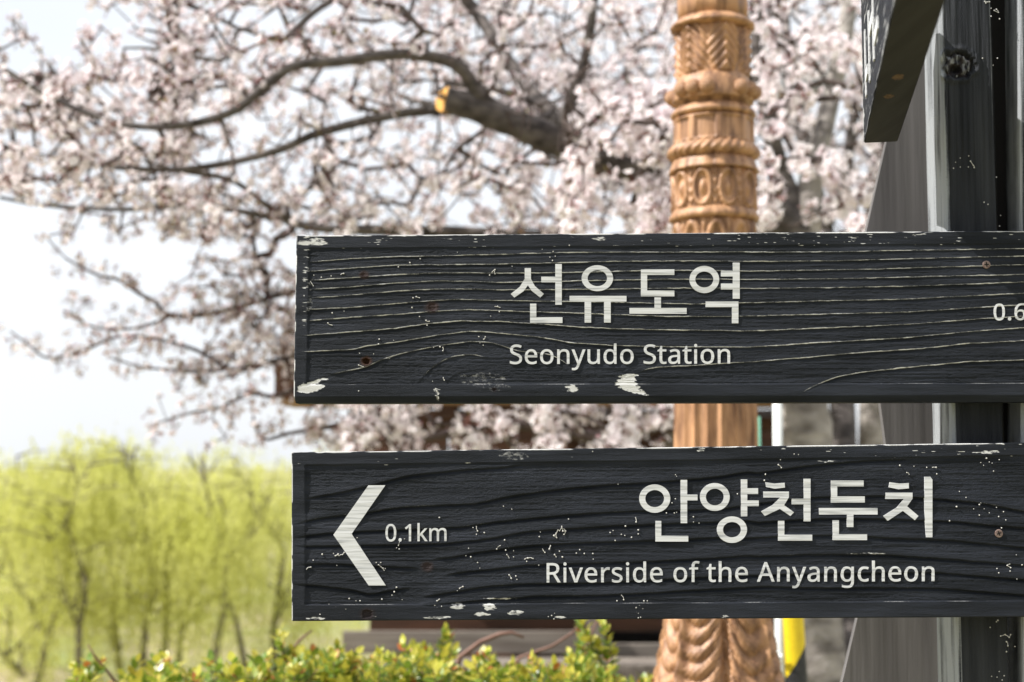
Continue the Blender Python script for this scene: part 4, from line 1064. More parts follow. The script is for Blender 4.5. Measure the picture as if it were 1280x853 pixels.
# sleeve: flattened tube split in slanted bands
def sleeve(z0, z1, slant, mt, name):
    n = 24; vs = []; fs = []
    for zz in (0, 1):
        for k in range(n):
            a = 2 * math.pi * k / n
            xx = math.sin(a); yy = -math.cos(a)
            z = (z1 if zz else z0) + slant * xx
            lean = -0.05 * (z - 1.2)
            vs.append((xw + 0.0275 + lean + 14.0 * kh * xx, YH + 0.0 + 12 * kh * yy, z))
    for k in range(n):
        fs.append((k, (k + 1) % n, n + (k + 1) % n, n + k))
    mb = MB(); mb.add(vs, fs); mb.add(vs[:n], [tuple(range(n))]); mb.add(vs[n:], [tuple(range(n - 1, -1, -1))])
    return mb.build(name, mt, hz, smooth=False)
zt = U(975, 702, YH)[2]
zc = U(990, 826, YH)[2]
hgt = 0.19
sleeve(zc, zt, 0.045, M_yellow, 'yellow_band')
zz = zc - 0.001
for i in range(4):
    sleeve(zz - hgt, zz, 0.045, (M_blackp, M_yellow)[i % 2], ('black_band', 'yellow_band')[i % 2])
    zz -= hgt + 0.001
zk = U(965, 819, YH)[2]
mb = MB(); mb.tube([(xw - 0.02, YH - 0.02, zk), (xw - 0.004, YH - 0.03, zk)], 0.006, 10); mb.build('clip', M_white_pole, hz)

YG = 4.1
gp = U(945.5, 530, YG)
mb = MB(); mb.tube([(gp[0], YG, 0), (gp[0], YG, U(945, 521, YG)[2])], 5.2 * YG / FPX, 14)
o = mb.build('garden_post', M_green, None, smooth=True)
tag(o, 'slim green enamelled post just right of the carved pillar', 'post')

# ------------------------------------------------------------------ open timber pavilion
YV = 7.2
pav = thing('timber_pavilion', 'dark brown timber pavilion with low eaves behind the cherry branches', 'pavilion', (0.3, YV + 1.0, 0))
def pbox(name, x0, x1, y0, y1, Ya, Yb, mt):
    a = U(x0, y1, Ya); b = U(x1, y0, Ya)
    mb = MB(); mb.box((a[0], Ya, a[2]), (b[0], Yb, b[2]))
    return mb.build(name, mt, pav)
# eaves: fascia, rafters and purlin ends, seen left of the sign
pbox('eave_beam', 343, 1010, 448, 497, YV, YV + 0.14, M_brown_timber)
pbox('soffit_board', 350, 1005, 497.5, 506, YV + 0.02, YV + 0.5, M_tan_timber)
for i, x in enumerate(range(470, 1000, 74)):
    pbox('rafter', x, x + 26, 507, 522, YV + 0.05, YV + 2.2, M_brown_timber)
pbox('lintel', 452, 1000, 523, 540, YV + 0.30, YV + 0.42, M_brown_timber)
for i, (a0, a1) in enumerate(((452, 560), (562, 680), (682, 800), (802, 995))):
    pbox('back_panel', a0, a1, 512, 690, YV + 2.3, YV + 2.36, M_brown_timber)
for x in (508, 668, 835, 985):
    pbox('post', x, x + 20, 541, 789, YV + 0.31, YV + 0.41, M_deck)
pbox('deck_shade_bar', 462, 985, 768, 789, YV + 0.30, YV + 0.30 + 0.12, M_brown_timber)  # dark bar put in to stand for underside shade
pbox('fascia_plank', 428, 742, 790, 817, YV + 0.12, YV + 0.17, M_deck)
pbox('fascia_plank', 756, 990, 806, 828, YV + 0.12, YV + 0.17, M_deck)
pbox('rail_post', 735, 755, 772, 862, YV + 0.02, YV + 0.11, M_deck)
pbox('step_plank', 470, 985, 832, 856, YV - 0.30, YV - 0.02, M_deck)
pbox('step_riser', 470, 985, 857, 905, YV - 0.02, YV + 0.02, M_brown_timber)
pbox('step_plank', 440, 985, 890, 912, YV - 0.62, YV - 0.34, M_deck)
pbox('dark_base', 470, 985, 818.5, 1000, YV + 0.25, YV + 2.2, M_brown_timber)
pbox('deck_floor', 470, 985, 776, 790, YV + 0.45, YV + 2.2, M_deck)
# shallow roof of overlapping boards
za = U(600, 447, YV)[2]; xa = U(343, 447, YV)[0]; xb = U(1010, 447, YV)[0]
for j in range(9):
    t0 = j / 9.0
    mb = MB()
    x0 = xa + 0.95 * t0; x1 = xb - 0.5 * t0
    ya = YV - 0.05 + 2.4 * t0; z0 = za + 0.55 * t0 + 0.004 + 0.002 * j
    mb.add([(x0, ya, z0), (x1, ya, z0), (x1, ya + 0.32, z0 + 0.055), (x0, ya + 0.32, z0 + 0.055), (x0, ya, z0 + 0.03), (x1, ya, z0 + 0.03), (x1, ya + 0.32, z0 + 0.085), (x0, ya + 0.32, z0 + 0.085)],
           [(0, 3, 2, 1), (4, 5, 6, 7), (0, 1, 5, 4), (1, 2, 6, 5), (2, 3, 7, 6), (3, 0, 4, 7)])
    mb.build('roof_board', M_roof, pav)

# ------------------------------------------------------------------ rocks beyond the hedge
def rock(px, Y, s, label):
    x = U(px, 800, Y)[0]
    z = float(ground_z(np.array([x]), np.array([Y]))[0])
    bm = bmesh.new(); bmesh.ops.create_icosphere(bm, subdivisions=3, radius=1.0)
    for v in bm.verts:
        d = 1 + 0.7 * (fbm(np.array([v.co.x * 1.3 + px]), np.array([v.co.z * 1.3 + v.co.y + 9]), 6, 3)[0] - 0.5)
        v.co = Vector((v.co.x * d * 1.35, v.co.y * d, max(-0.7, v.co.z * d * 0.8))) * s
    me = bpy.data.meshes.new('rock'); bm.to_mesh(me); bm.free(); me.materials.append(M_rock)
    o = bpy.data.objects.new('rock', me); o.location = (x, Y, z + s * 0.3); col.objects.link(o)
    return tag(o, label, 'rock', 'pale rocks past the hedge')
rock(242, 24.5, 0.2, 'pale rock showing through the hedge tips in the lower left')
rock(368, 23.5, 0.42, 'pale rock by the lower left corner of the arrow sign')

# ------------------------------------------------------------------ cherry trees
def flower(mb, c, d, r, rnd):
    """Five notched petals round a reddish calyx; d is the way it faces."""
    d = d.normalized()
    u = d.orthogonal().normalized(); w = d.cross(u)
    cup = rnd.uniform(0.15, 0.55)
    a0 = rnd.uniform(0, 6.28)
    for k in range(5):
        a = a0 + k * 1.2566 + rnd.uniform(-0.1, 0.1)
        e = u * math.cos(a) + w * math.sin(a)
        s = u * math.cos(a + 1.57) + w * math.sin(a + 1.57)
        q = r * rnd.uniform(0.85, 1.1)
        tip = c + e * q + d * (cup * q)
        mid = c + e * (q * 0.62) + d * (cup * 0.35 * q)
        hw = q * 0.42
        mb.add([c, mid - s * hw + d * q * 0.06, tip - s * hw * 0.45, c + e * q * 0.92 + d * cup * q * 0.8, tip + s * hw * 0.45, mid + s * hw + d * q * 0.06],
               [(0, 1, 2, 3), (0, 3, 4, 5)], 0)
    # calyx tube behind the petals
    b = c - d * r * 0.55
    vs = [b] + [c - d * r * 0.02 + (u * math.cos(x) + w * math.sin(x)) * r * 0.2 for x in (0, 2.09, 4.19)]
    mb.add(vs, [(0, 1, 2), (0, 2, 3), (0, 3, 1)], 1)
    # stamens as one small star over the centre
    vs = [c + d * r * 0.35 + (u * math.cos(x) + w * math.sin(x)) * r * 0.16 for x in (0, 2.09, 4.19)]
    mb.add(vs, [(0, 1, 2)], 2)

def cluster_mesh(nf, nb, nl, r, spread, seed):
    rnd = random.Random(seed)
    mb = MB()
    for i in range(nf):
        d = Vector((rnd.gauss(0, 1), rnd.gauss(0, 1), rnd.gauss(0, 1))).normalized()
        c = d * spread * rnd.uniform(0.7, 1.1)
        flower(mb, c, (d + Vector((rnd.gauss(0, .4), rnd.gauss(0, .4), rnd.gauss(0, .4)))), r * rnd.uniform(0.85, 1.1), rnd)
        mb.tube([Vector((0, 0, 0)), c - d * r * 0.5], 0.0011, 3, cap=False, mi=1)
    for i in range(nb):
        d = Vector((rnd.gauss(0, 1), rnd.gauss(0, 1), rnd.gauss(-0.3, 1))).normalized()
        c = d * spread * rnd.uniform(0.7, 1.15)
        u = d.orthogonal().normalized(); w = d.cross(u)
        q = r * 0.42
        vs = [c - d * q * 0.9, c + d * q * 1.1] + [c + (u * math.cos(x) + w * math.sin(x)) * q * 0.62 for x in (0, 1.57, 3.14, 4.71)]
        mb.add(vs, [(1, 2, 3), (1, 3, 4), (1, 4, 5), (1, 5, 2)], 3)
        mb.add(vs, [(0, 3, 2), (0, 4, 3), (0, 5, 4), (0, 2, 5)], 1)
        mb.tube([Vector((0, 0, 0)), c - d * q * 0.8], 0.0011, 3, cap=False, mi=1)
    for i in range(nl):
        d = Vector((rnd.gauss(0, 1), rnd.gauss(0, 1), rnd.gauss(0.4, 1))).normalized()
        u = d.orthogonal().normalized()
        l = r * rnd.uniform(1.0, 1.7)
        c = d * spread * 0.35
        mb.add([c, c + d * l * 0.5 + u * l * 0.2, c + d * l, c + d * l * 0.5 - u * l * 0.2], [(0, 1, 2, 3)], 2)
    return mb

BL_MATS = [M_petal, M_calyx, M_leaflet, M_bud]
FULL = [cluster_mesh(5, 2, 1, 0.0152, 0.028, 100 + i) for i in range(6)]
POM = [cluster_mesh(11, 1, 1, 0.0165, 0.036, 400 + i) for i in range(5)]
THIN = [cluster_mesh(2, 4, 3, 0.013, 0.024, 200 + i) for i in range(5)]

def cluster_data(mb, name):
    me = bpy.data.meshes.new(name)
    me.from_pydata([tuple(v) for v in mb.v], [], mb.f)
    for m in BL_MATS: me.materials.append(m)
    me.polygons.foreach_set('material_index', np.asarray(mb.m, np.int32))
    me.update()
    return me
FULL_ME = [cluster_data(m, 'blossom_cluster') for m in FULL]
POM_ME = [cluster_data(m, 'blossom_cluster') for m in POM]
THIN_ME = [cluster_data(m, 'blossom_cluster') for m in THIN]

def tri_arrays(mb):
    V = np.array([tuple(v) for v in mb.v]); T = []; M = []
    for f, m in zip(mb.f, mb.m):
        for k in range(1, len(f) - 1):
            T.append((f[0], f[k], f[k + 1])); M.append(m)
    return V, np.array(T), np.array(M)
FULL_T = [tri_arrays(m) for m in FULL]; THIN_T = [tri_arrays(m) for m in THIN]; POM_T = [tri_arrays(m) for m in POM]

def rand_rot():
    q = rng.normal(size=4); q /= np.linalg.norm(q)
    w, x, y, z = q
    return np.array([[1 - 2 * (y * y + z * z), 2 * (x * y - z * w), 2 * (x * z + y * w)], [2 * (x * y + z * w), 1 - 2 * (x * x + z * z), 2 * (y * z - x * w)], [2 * (x * z - y * w), 2 * (y * z + x * w), 1 - 2 * (x * x + y * y)]])

def left_of(p):
    return p[0] / p[1] < 0.02

def cherry(root, limbs, regions, n_single, seed, bark):
    """limbs: lists of (px, py, depth, radius px); regions: (x0, x1, y0, y1, depth0, depth1, count, kind)."""
    nodes = []; 
    for li, (nm, pts, mt) in enumerate(limbs):
        P = [UV(x, y, d) for x, y, d, r in pts]
        rad = [r * d / FPX for x, y, d, r in pts]
        # smooth subdivide
        Q = []; RR = []
        for i in range(len(P) - 1):
            p0 = P[max(0, i - 1)]; p1 = P[i]; p2 = P[i + 1]; p3 = P[min(len(P) - 1, i + 2)]
            for k in range(6):
                t = k / 6.0
                Q.append(0.5 * ((2 * p1) + (-p0 + p2) * t + (2 * p0 - 5 * p1 + 4 * p2 - p3) * t * t + (-p0 + 3 * p1 - 3 * p2 + p3) * t ** 3))
                RR.append(rad[i] * (1 - t) + rad[i + 1] * t)
        Q.append(P[-1]); RR.append(rad[-1])
        RR = [r * random.uniform(0.94, 1.06) for r in RR]
        mb = MB(); mb.tube(Q, RR, 14 if rad[0] > 0.03 else 8, wob=0.11)
        mb.build(nm, mt, root, smooth=True)
        nodes += [tuple(q) for q in Q]
    N = np.array(nodes)
    # attraction points
    pts = []; kinds = []
    for (x0, x1, y0, y1, d0, d1, cnt, kind) in regions:
        x = rng.uniform(x0, x1, cnt); y = rng.uniform(y0, y1, cnt); d = rng.uniform(d0, d1, cnt)
        # clumpy: drop points in the low parts of a noise
        keep = fbm(x / 55 + seed, y / 55 + d * 0.7, seed, 3) > 0.45
        if kind == 2: keep |= rng.random(cnt) < 0.45
        p = Ua(x[keep], y[keep], d[keep])
        pts.append(p); kinds += [kind] * len(p)
    A = np.concatenate(pts); kinds = np.array(kinds)
    n0 = len(N)
    par = [-1] * n0
    allN = [n for n in N]
    D = np.linalg.norm(A[:, None] - N[None], axis=2)
    near = D.argmin(1); dist = D.min(1)
    todo = np.ones(len(A), bool)
    tipn = np.zeros(len(A), int)
    for _ in range(len(A)):
        dd = np.where(todo, dist, 1e9)
        i = int(dd.argmin())
        todo[i] = False
        p0 = np.array(allN[near[i]]); p1 = A[i]
        L = np.linalg.norm(p1 - p0)
        k = max(1, int(L / 0.07))
        prev = near[i]; newi = []
        bend = rng.normal(0, 0.10 * L, 3)
        for s in range(1, k + 1):
            t = s / k
            q = p0 + (p1 - p0) * t + bend * math.sin(math.pi * t) + np.array((0, 0, -0.06 * L * math.sin(math.pi * t)))
            allN.append(q); par.append(prev); prev = len(allN) - 1; newi.append(prev)
        tipn[i] = prev
        NN = np.array([allN[j] for j in newi])
        D2 = np.linalg.norm(A[:, None] - NN[None], axis=2)
        m = D2.min(1); b = m < dist
        dist = np.where(b, m, dist); near = np.where(b, np.array(newi)[D2.argmin(1)], near)
    allN = np.array(allN); par = np.array(par)
    cnt = np.zeros(len(allN)); cnt[tipn] += 1
    for i in range(len(allN) - 1, n0 - 1, -1):
        cnt[par[i]] += cnt[i]
    rad = 0.0022 * np.maximum(cnt, 1) ** 0.37
    # twigs: one prism per step
    e = np.arange(n0, len(allN)); a = allN[par[e]]; b = allN[e]
    ra = np.where(par[e] < n0, rad[e] * 1.05, rad[par[e]])[:, None]; rb = rad[e][:, None]
    d = b - a; d /= np.linalg.norm(d, axis=1, keepdims=True) + 1e-9
    u = np.cross(d, np.array((0.3, 0.9, 0.2))); u /= np.linalg.norm(u, axis=1, keepdims=True) + 1e-9
    w = np.cross(d, u)
    V = []
    for (c, r) in ((a, ra), (b, rb)):
        for k in range(4):
            an = k * math.pi / 2
            V.append(c + (u * math.cos(an) + w * math.sin(an)) * r)
    V = np.stack(V, 1)
    m = len(e); bs = (np.arange(m) * 8)[:, None]
    Q = np.concatenate([bs + np.array([[k, (k + 1) % 4, 4 + (k + 1) % 4, 4 + k]]) for k in range(4)])
    o = fast_mesh('twigs', V.reshape(-1, 3), Q, M_twig, root, smooth=True)
    o['kind'] = 'stuff'
    # blossoms at the tips and along the twigs
    spots = [(allN[tipn[i]], kinds[i]) for i in range(len(A))]
    kn = np.zeros(len(allN), int); kn[tipn] = kinds
    for i in range(len(allN) - 1, n0 - 1, -1):
        if kn[i] and kn[par[i]] == 0: kn[par[i]] = kn[i]
    for i in range(n0, len(allN)):
        if cnt[i] <= 6 and rng.random() < (0.42 if kn[i] != 1 else 0.30):
            spots.append((allN[i] + rng.normal(0, 0.02, 3), kn[i]))
    for (nm, lp, mt) in limbs:                              # spurs along the thin drawn branches
        if mt is not M_twig: continue
        for i in range(len(lp) - 1):
            if lp[i][3] > 4.2: continue
            a_ = np.array(U(*lp[i][:3])); b_ = np.array(U(*lp[i + 1][:3]))
            for q in range(int(np.linalg.norm(b_ - a_) / 0.021) + 1):
                if rng.random() < 0.95: spots.append((a_ + (b_ - a_) * rng.random() + rng.normal(0, 0.035, 3), 1))
    def blocks(p):
        X = 640 + FPX * p[0] / p[1]; Yp = 580 - FPX * (p[2] - 1.6) / p[1]
        for (cl, wid, dep) in CLEAR:
            if p[1] > dep: continue
            for (x0, y0), (x1, y1) in zip(cl[:-1], cl[1:]):
                t = min(1, max(0, ((X - x0) * (x1 - x0) + (Yp - y0) * (y1 - y0)) / ((x1 - x0) ** 2 + (y1 - y0) ** 2)))
                if math.hypot(X - x0 - t * (x1 - x0), Yp - y0 - t * (y1 - y0)) < wid: return True
        return False
    spots = [(p, k) for p, k in spots if not blocks(p)]
    order = sorted(range(len(spots)), key=lambda i: spots[i][0][1])
    single = []
    for i in order:
        p = spots[i][0]
        if len(single) >= n_single: break
        # in the picture, and not behind the boards
        zc = p[1]; X = 640 + FPX * p[0] / zc; Yp = 580 - FPX * (p[2] - 1.6) / zc
        if -10 < X < 1100 and -10 < Yp < 290 or (0 < X < 360 and 290 < Yp < 560) or (420 < X < 840 and 503 < Yp < 560):
            single.append(i)
    ss = set(single)
    for i in single:
        p, k = spots[i]
        me = random.choice(THIN_ME if (k == 1 or (k == 2 and left_of(p) and random.random() < 0.4)) else (POM_ME if k == 3 else FULL_ME))
        place('blossom_cluster', me, Vector(p), root, rot=(random.uniform(0, 6.28), random.uniform(0, 6.28), random.uniform(0, 6.28)), scale=random.uniform(0.85, 1.25))
    VV = []; TT = []; MM = []; off = 0
    for i in range(len(spots)):
        if i in ss: continue
        p, k = spots[i]
        v, t, mm = random.choice(THIN_T if (k == 1 or (k == 2 and left_of(p) and random.random() < 0.4)) else (POM_T if k == 3 else FULL_T))
        v = (v @ rand_rot().T) * rng.uniform(0.85, 1.25) + p
        VV.append(v); TT.append(t + off); MM.append(mm); off += len(v)
    o = fast_mesh('blossoms', np.concatenate(VV), np.concatenate(TT), BL_MATS, root, mi=np.concatenate(MM))
    o['kind'] = 'stuff'
    return len(spots)

D1 = 5.4
# the big limbs stand clear of the blossom in front of them
CLEAR = [([(548, 124), (590, 132), (640, 152), (700, 178)], 25, 5.22),
         ([(605, 122), (578, 88), (552, 74), (500, 68), (430, 76), (380, 80), (350, 92), (320, 118), (290, 140), (240, 155), (190, 159)], 17, 4.97),
         ([(545, 138), (480, 146), (400, 166), (350, 187), (290, 203), (225, 212), (150, 210)], 14, 5.38),
         ([(706, 150), (720, 110), (733, 65)], 13, 5.1),
         ([(700, 150), (660, 110)], 14, 5.6),
         ([(1022, 190), (1042, 110), (1052, 60)], 13, 5.45)]
cherry_a = thing('cherry_tree', 'flowering cherry tree whose sawn limb reaches left above the signs', 'tree', (U(1025, 853, D1)[0], D1, 0))
zbase = 580 + 1.6 * FPX / D1
limbs_a = [
    ('trunk', [(1040, zbase, D1, 44), (1026, 860, D1, 33), (1014, 640, D1, 31), (1008, 530, D1, 31), (1002, 400, D1, 30), (1000, 300, D1, 28)], M_bark_pale),
    ('limb', [(1000, 310, D1, 27), (1012, 240, D1, 16), (1022, 190, D1, 13), (1042, 110, 5.5, 12), (1052, 60, 5.5, 11), (1066, -30, 5.6, 10), (1075, -160, 5.7, 8)], M_bark_pale),
    ('limb', [(1000, 310, D1, 26), (975, 220, D1, 15), (966, 180, 5.35, 12), (952, 100, 5.3, 10), (945, 40, 5.3, 9), (942, -40, 5.3, 8), (930, -180, 5.3, 6)], M_bark),
    ('limb', [(1000, 300, D1, 28), (930, 236, 5.35, 21), (860, 222, 5.3, 20), (770, 203, 5.25, 19.5), (700, 178, 5.15, 19), (640, 153, 5.08, 19), (590, 134, 5.02, 17.5), (556, 124, 4.98, 15.5)], M_bark),
    ('branch', [(618, 140, 5.05, 11), (598, 118, 5.0, 9.5), (578, 88, 4.95, 8.5), (552, 74, 4.92, 8), (500, 68, 4.9, 7.5), (430, 76, 4.9, 7), (380, 80, 4.88, 6.5), (350, 92, 4.86, 6.2), (320, 118, 4.85, 6), (290, 140, 4.85, 5.5), (240, 155, 4.9, 5), (190, 159, 4.9, 4.5), (150, 154, 4.95, 4.2), (95, 136, 5.0, 4), (50, 114, 5.0, 4), (0, 84, 5.05, 3.5), (-60, 50, 5.1, 3)], M_bark),
    ('branch', [(640, 160, 5.15, 9), (590, 142, 5.2, 7.5), (545, 138, 5.22, 7), (480, 146, 5.25, 6.3), (400, 166, 5.3, 5.8), (350, 187, 5.3, 5.4), (290, 203, 5.35, 4.8), (225, 212, 5.35, 4.4), (150, 210, 5.4, 3.8), (95, 203, 5.4, 3.2), (60, 194, 5.4, 2.5)], M_bark),
    ('branch', [(960, 300, 5.6, 14), (860, 320, 5.8, 12), (700, 300, 5.9, 10), (560, 290, 5.9, 8), (430, 287, 5.8, 6), (380, 283, 5.8, 5), (340, 272, 5.8, 4.2), (250, 258, 5.8, 3.5), (150, 262, 5.8, 3), (60, 257, 5.8, 2.5), (0, 247, 5.8, 2)], M_bark),
    ('branch', [(230, 214, 5.36, 3.5), (290, 226, 5.5, 3.5), (330, 254, 5.7, 3.5), (372, 280, 5.8, 3.5)], M_bark),
    ('branch', [(712, 178, 5.15, 10), (706, 150, 5.1, 8), (720, 110, 5.05, 7.5), (733, 65, 5.0, 6.5), (741, 10, 4.95, 6), (748, -80, 4.9, 5)], M_bark),
    ('branch', [(745, 198, 5.3, 12), (700, 150, 5.5, 10), (660, 110, 5.7, 9), (625, 60, 5.8, 8), (595, 15, 5.9, 8), (570, -20, 5.9, 7.5), (520, -120, 6.0, 6)], M_bark),
    ('branch', [(645, 156, 5.1, 6), (690, 140, 5.3, 5.5), (640, 118, 5.4, 5), (600, 110, 5.4, 4), (540, 100, 5.5, 3)], M_bark),
    ('branch', [(940, 270, 5.6, 14), (800, 380, 5.9, 11), (600, 360, 6.0, 8), (450, 350, 6.0, 6), (364, 365, 6.0, 4), (328, 375, 6.0, 3.6), (289, 387, 6.0, 3.2), (243, 395, 6.0, 3), (210, 393, 6.0, 2.8), (194, 378, 6.0, 2.5), (174, 367, 6.0, 2.3), (148, 350, 6.0, 2), (125, 345, 6.0, 1.8), (98, 332, 6.0, 1.5), (82, 323, 6.0, 1.2)], M_twig),
    ('branch', [(215, 394, 6.0, 2.2), (190, 405, 6.0, 2), (164, 411, 6.0, 1.8), (125, 411, 6.0, 1.6), (95, 398, 6.0, 1.4), (79, 388, 6.0, 1.1)], M_twig),
    ('branch', [(980, 330, 5.6, 15), (800, 440, 5.9, 11), (600, 440, 6.0, 8), (430, 440, 6.0, 6), (354, 450, 6.0, 4), (315, 459, 6.0, 3.4), (289, 462, 6.0, 3), (262, 447, 6.0, 2.7), (240, 436, 6.0, 2.4), (197, 424, 6.0, 2.1), (148, 421, 6.0, 1.9), (98, 441, 6.0, 1.7), (59, 447, 6.0, 1.5), (39, 434, 6.0, 1.2), (13, 414, 6.0, 1)], M_twig),
    ('branch', [(285, 462, 6.0, 2.3), (249, 465, 6.0, 2), (213, 462, 6.0, 1.7), (177, 459, 6.0, 1.4), (138, 447, 6.0, 1)], M_twig),
    ('branch', [(282, 460, 6.0, 2), (295, 437, 6.0, 2), (305, 421, 6.0, 1.5), (318, 395, 6.0, 1.2)], M_twig),
    ('branch', [(990, 400, 5.6, 14), (800, 540, 5.8, 9), (640, 530, 5.9, 7), (520, 548, 5.9, 5), (450, 530, 5.9, 4), (400, 536, 5.9, 3), (361, 542, 5.9, 2.5), (328, 549, 5.9, 2), (316, 520, 5.9, 1.5)], M_twig),
    ('branch', [(430, 450, 6.0, 4), (354, 493, 5.9, 3), (315, 493, 5.9, 2.2), (272, 510, 5.9, 1.8), (240, 516, 5.9, 1.5), (197, 529, 5.9, 1)], M_twig),
    ('branch', [(300, 37, 5.2, 2.5), (250, 12, 5.2, 3.2), (215, 0, 5.2, 3.5), (150, -30, 5.2, 3), (120, -60, 5.2, 2)], M_bark),
    ('branch', [(570, -18, 5.9, 6), (480, -30, 5.6, 5), (400, 10, 5.4, 4.5), (350, 50, 5.3, 4), (300, 37, 5.2, 3), (280, 75, 5.1, 2.5), (200, 62, 5.1, 2.2), (155, 60, 5.1, 1.5)], M_bark),
]
regions_a = [
    # x0, x1, y0, y1, depth, depth, count, kind (2 full, 1 thin)
    (200, 660, -30, 290, 4.7, 6.6, 1050, 2),
    (0, 240, 90, 250, 4.8, 6.0, 410, 2),
    (-160, 0, -60, 260, 4.9, 6.0, 110, 2),
    (0, 130, 20, 110, 5.0, 5.8, 70, 1),
    (100, 300, -10, 110, 5.0, 6.0, 130, 2),
    (640, 850, -30, 296, 4.6, 6.8, 480, 2),
    (700, 850, 90, 296, 4.4, 5.1, 230, 3),
    (935, 1100, -30, 296, 4.7, 6.8, 190, 2),
    (945, 1095, 30, 296, 4.4, 5.1, 110, 3),
    (200, 1100, -330, -30, 4.6, 7.0, 420, 2),
    (0, 372, 240, 300, 5.5, 6.2, 150, 1),
    (70, 220, 310, 450, 5.8, 6.2, 40, 1),
    (210, 375, 290, 480, 5.8, 6.3, 170, 1),
    (290, 375, 330, 450, 5.7, 6.2, 60, 2),
    (190, 380, 450, 560, 5.8, 6.1, 34, 1),
    (430, 850, 495, 572, 5.0, 6.5, 130, 2),
    (430, 850, 500, 572, 4.7, 5.6, 70, 3),
    (375, 470, 495, 560, 5.7, 6.1, 45, 2),
    (380, 1080, 300, 495, 5.4, 6.8, 150, 2),
]
nA = cherry(cherry_a, limbs_a, regions_a, 300, 11, M_bark)
# sawn end of the big limb
ce = UV(554.5, 124, 4.98); cn = (UV(556, 124, 4.98) - UV(590, 133, 5.02)).normalized()
cn = (cn + Vector((-0.15, -0.55, 0.0))).normalized()
u = cn.orthogonal().normalized(); w = cn.cross(u)
mb = MB(); n = 26; rr = 16.5 * 4.98 / FPX
v0 = [ce + (u * math.cos(6.2832 * k / n) + w * math.sin(6.2832 * k / n)) * rr * random.uniform(0.95, 1.03) for k in range(n)]
v1 = [p - cn * 0.03 for p in v0]
mb.add(v0 + v1, [tuple(range(n)), tuple(range(2 * n - 1, n - 1, -1))] + [(k, (k + 1) % n, n + (k + 1) % n, n + k) for k in range(n)])
bpy.context.view_layer.update()
o = mb.build('sawn_end', M_cut, cherry_a)
o['label'] = 'fresh orange sawn face of the limb'

D2 = 7.6
cherry_b = thing('cherry_tree', 'second flowering cherry tree with pale stem right of the pillar, farther back', 'tree', (U(1090, 853, D2)[0], D2, 0))
limbs_b = [
    ('trunk', [(1092, 580 + 1.6 * FPX / D2, D2, 22), (1090, 850, D2, 17), (1089, 640, D2, 16), (1090, 530, D2, 16), (1092, 400, D2, 15), (1085, 300, D2, 13)], M_bark_pale),
    ('limb', [(1085, 310, D2, 13), (1050, 240, 7.5, 10), (1010, 180, 7.4, 8), (960, 120, 7.3, 7), (900, 60, 7.2, 6), (840, 0, 7.1, 5), (780, -60, 7.0, 4)], M_bark),
    ('limb', [(1085, 310, D2, 13), (1100, 200, 7.8, 10), (1110, 60, 8.0, 8), (1115, -100, 8.2, 6)], M_bark),
    ('limb', [(1088, 340, D2, 11), (1000, 300, 8.0, 8), (860, 260, 8.4, 7), (720, 200, 8.6, 6), (600, 150, 8.8, 5), (500, 120, 9.0, 4)], M_bark),
]
regions_b = [
    (560, 850, -60, 300, 6.9, 9.3, 260, 2),
    (930, 1170, -60, 300, 6.9, 9.0, 150, 2),
    (380, 560, 60, 300, 8.2, 9.6, 70, 2),
    (480, 1200, -260, -60, 7.0, 9.0, 160, 2),
]
cherry(cherry_b, limbs_b, regions_b, 60, 23, M_bark)
# leaning stem of the first tree's neighbour, between the trunk and the plank
D3 = 6.0
cherry_c = thing('cherry_tree', 'bare dark tree stem standing between the pale trunks right of the pillar', 'tree', (U(1062, 853, D3)[0], D3, 0))
mb = MB(); pts = [(1064, 580 + 1.6 * FPX / D3, 24), (1060, 850, 18), (1056, 640, 17), (1054, 530, 17), (1048, 400, 16), (1030, 290, 14), (1010, 200, 11), (985, 90, 9), (975, -60, 7), (960, -250, 4)]
mb.tube([UV(x, y, D3 + 0.002 * (600 - y)) for x, y, r in pts], [r * D3 / FPX for x, y, r in pts], 14, wob=0.08)
mb.build('trunk', M_bark, cherry_c, smooth=True)
mb = MB(); pts = [(1030, 290, 10), (1060, 200, 8), (1075, 90, 6), (1100, -40, 4)]
mb.tube([UV(x, y, D3 + 0.6) for x, y, r in pts], [r * D3 / FPX for x, y, r in pts], 10, wob=0.08)
mb.build('branch', M_bark, cherry_c, smooth=True)

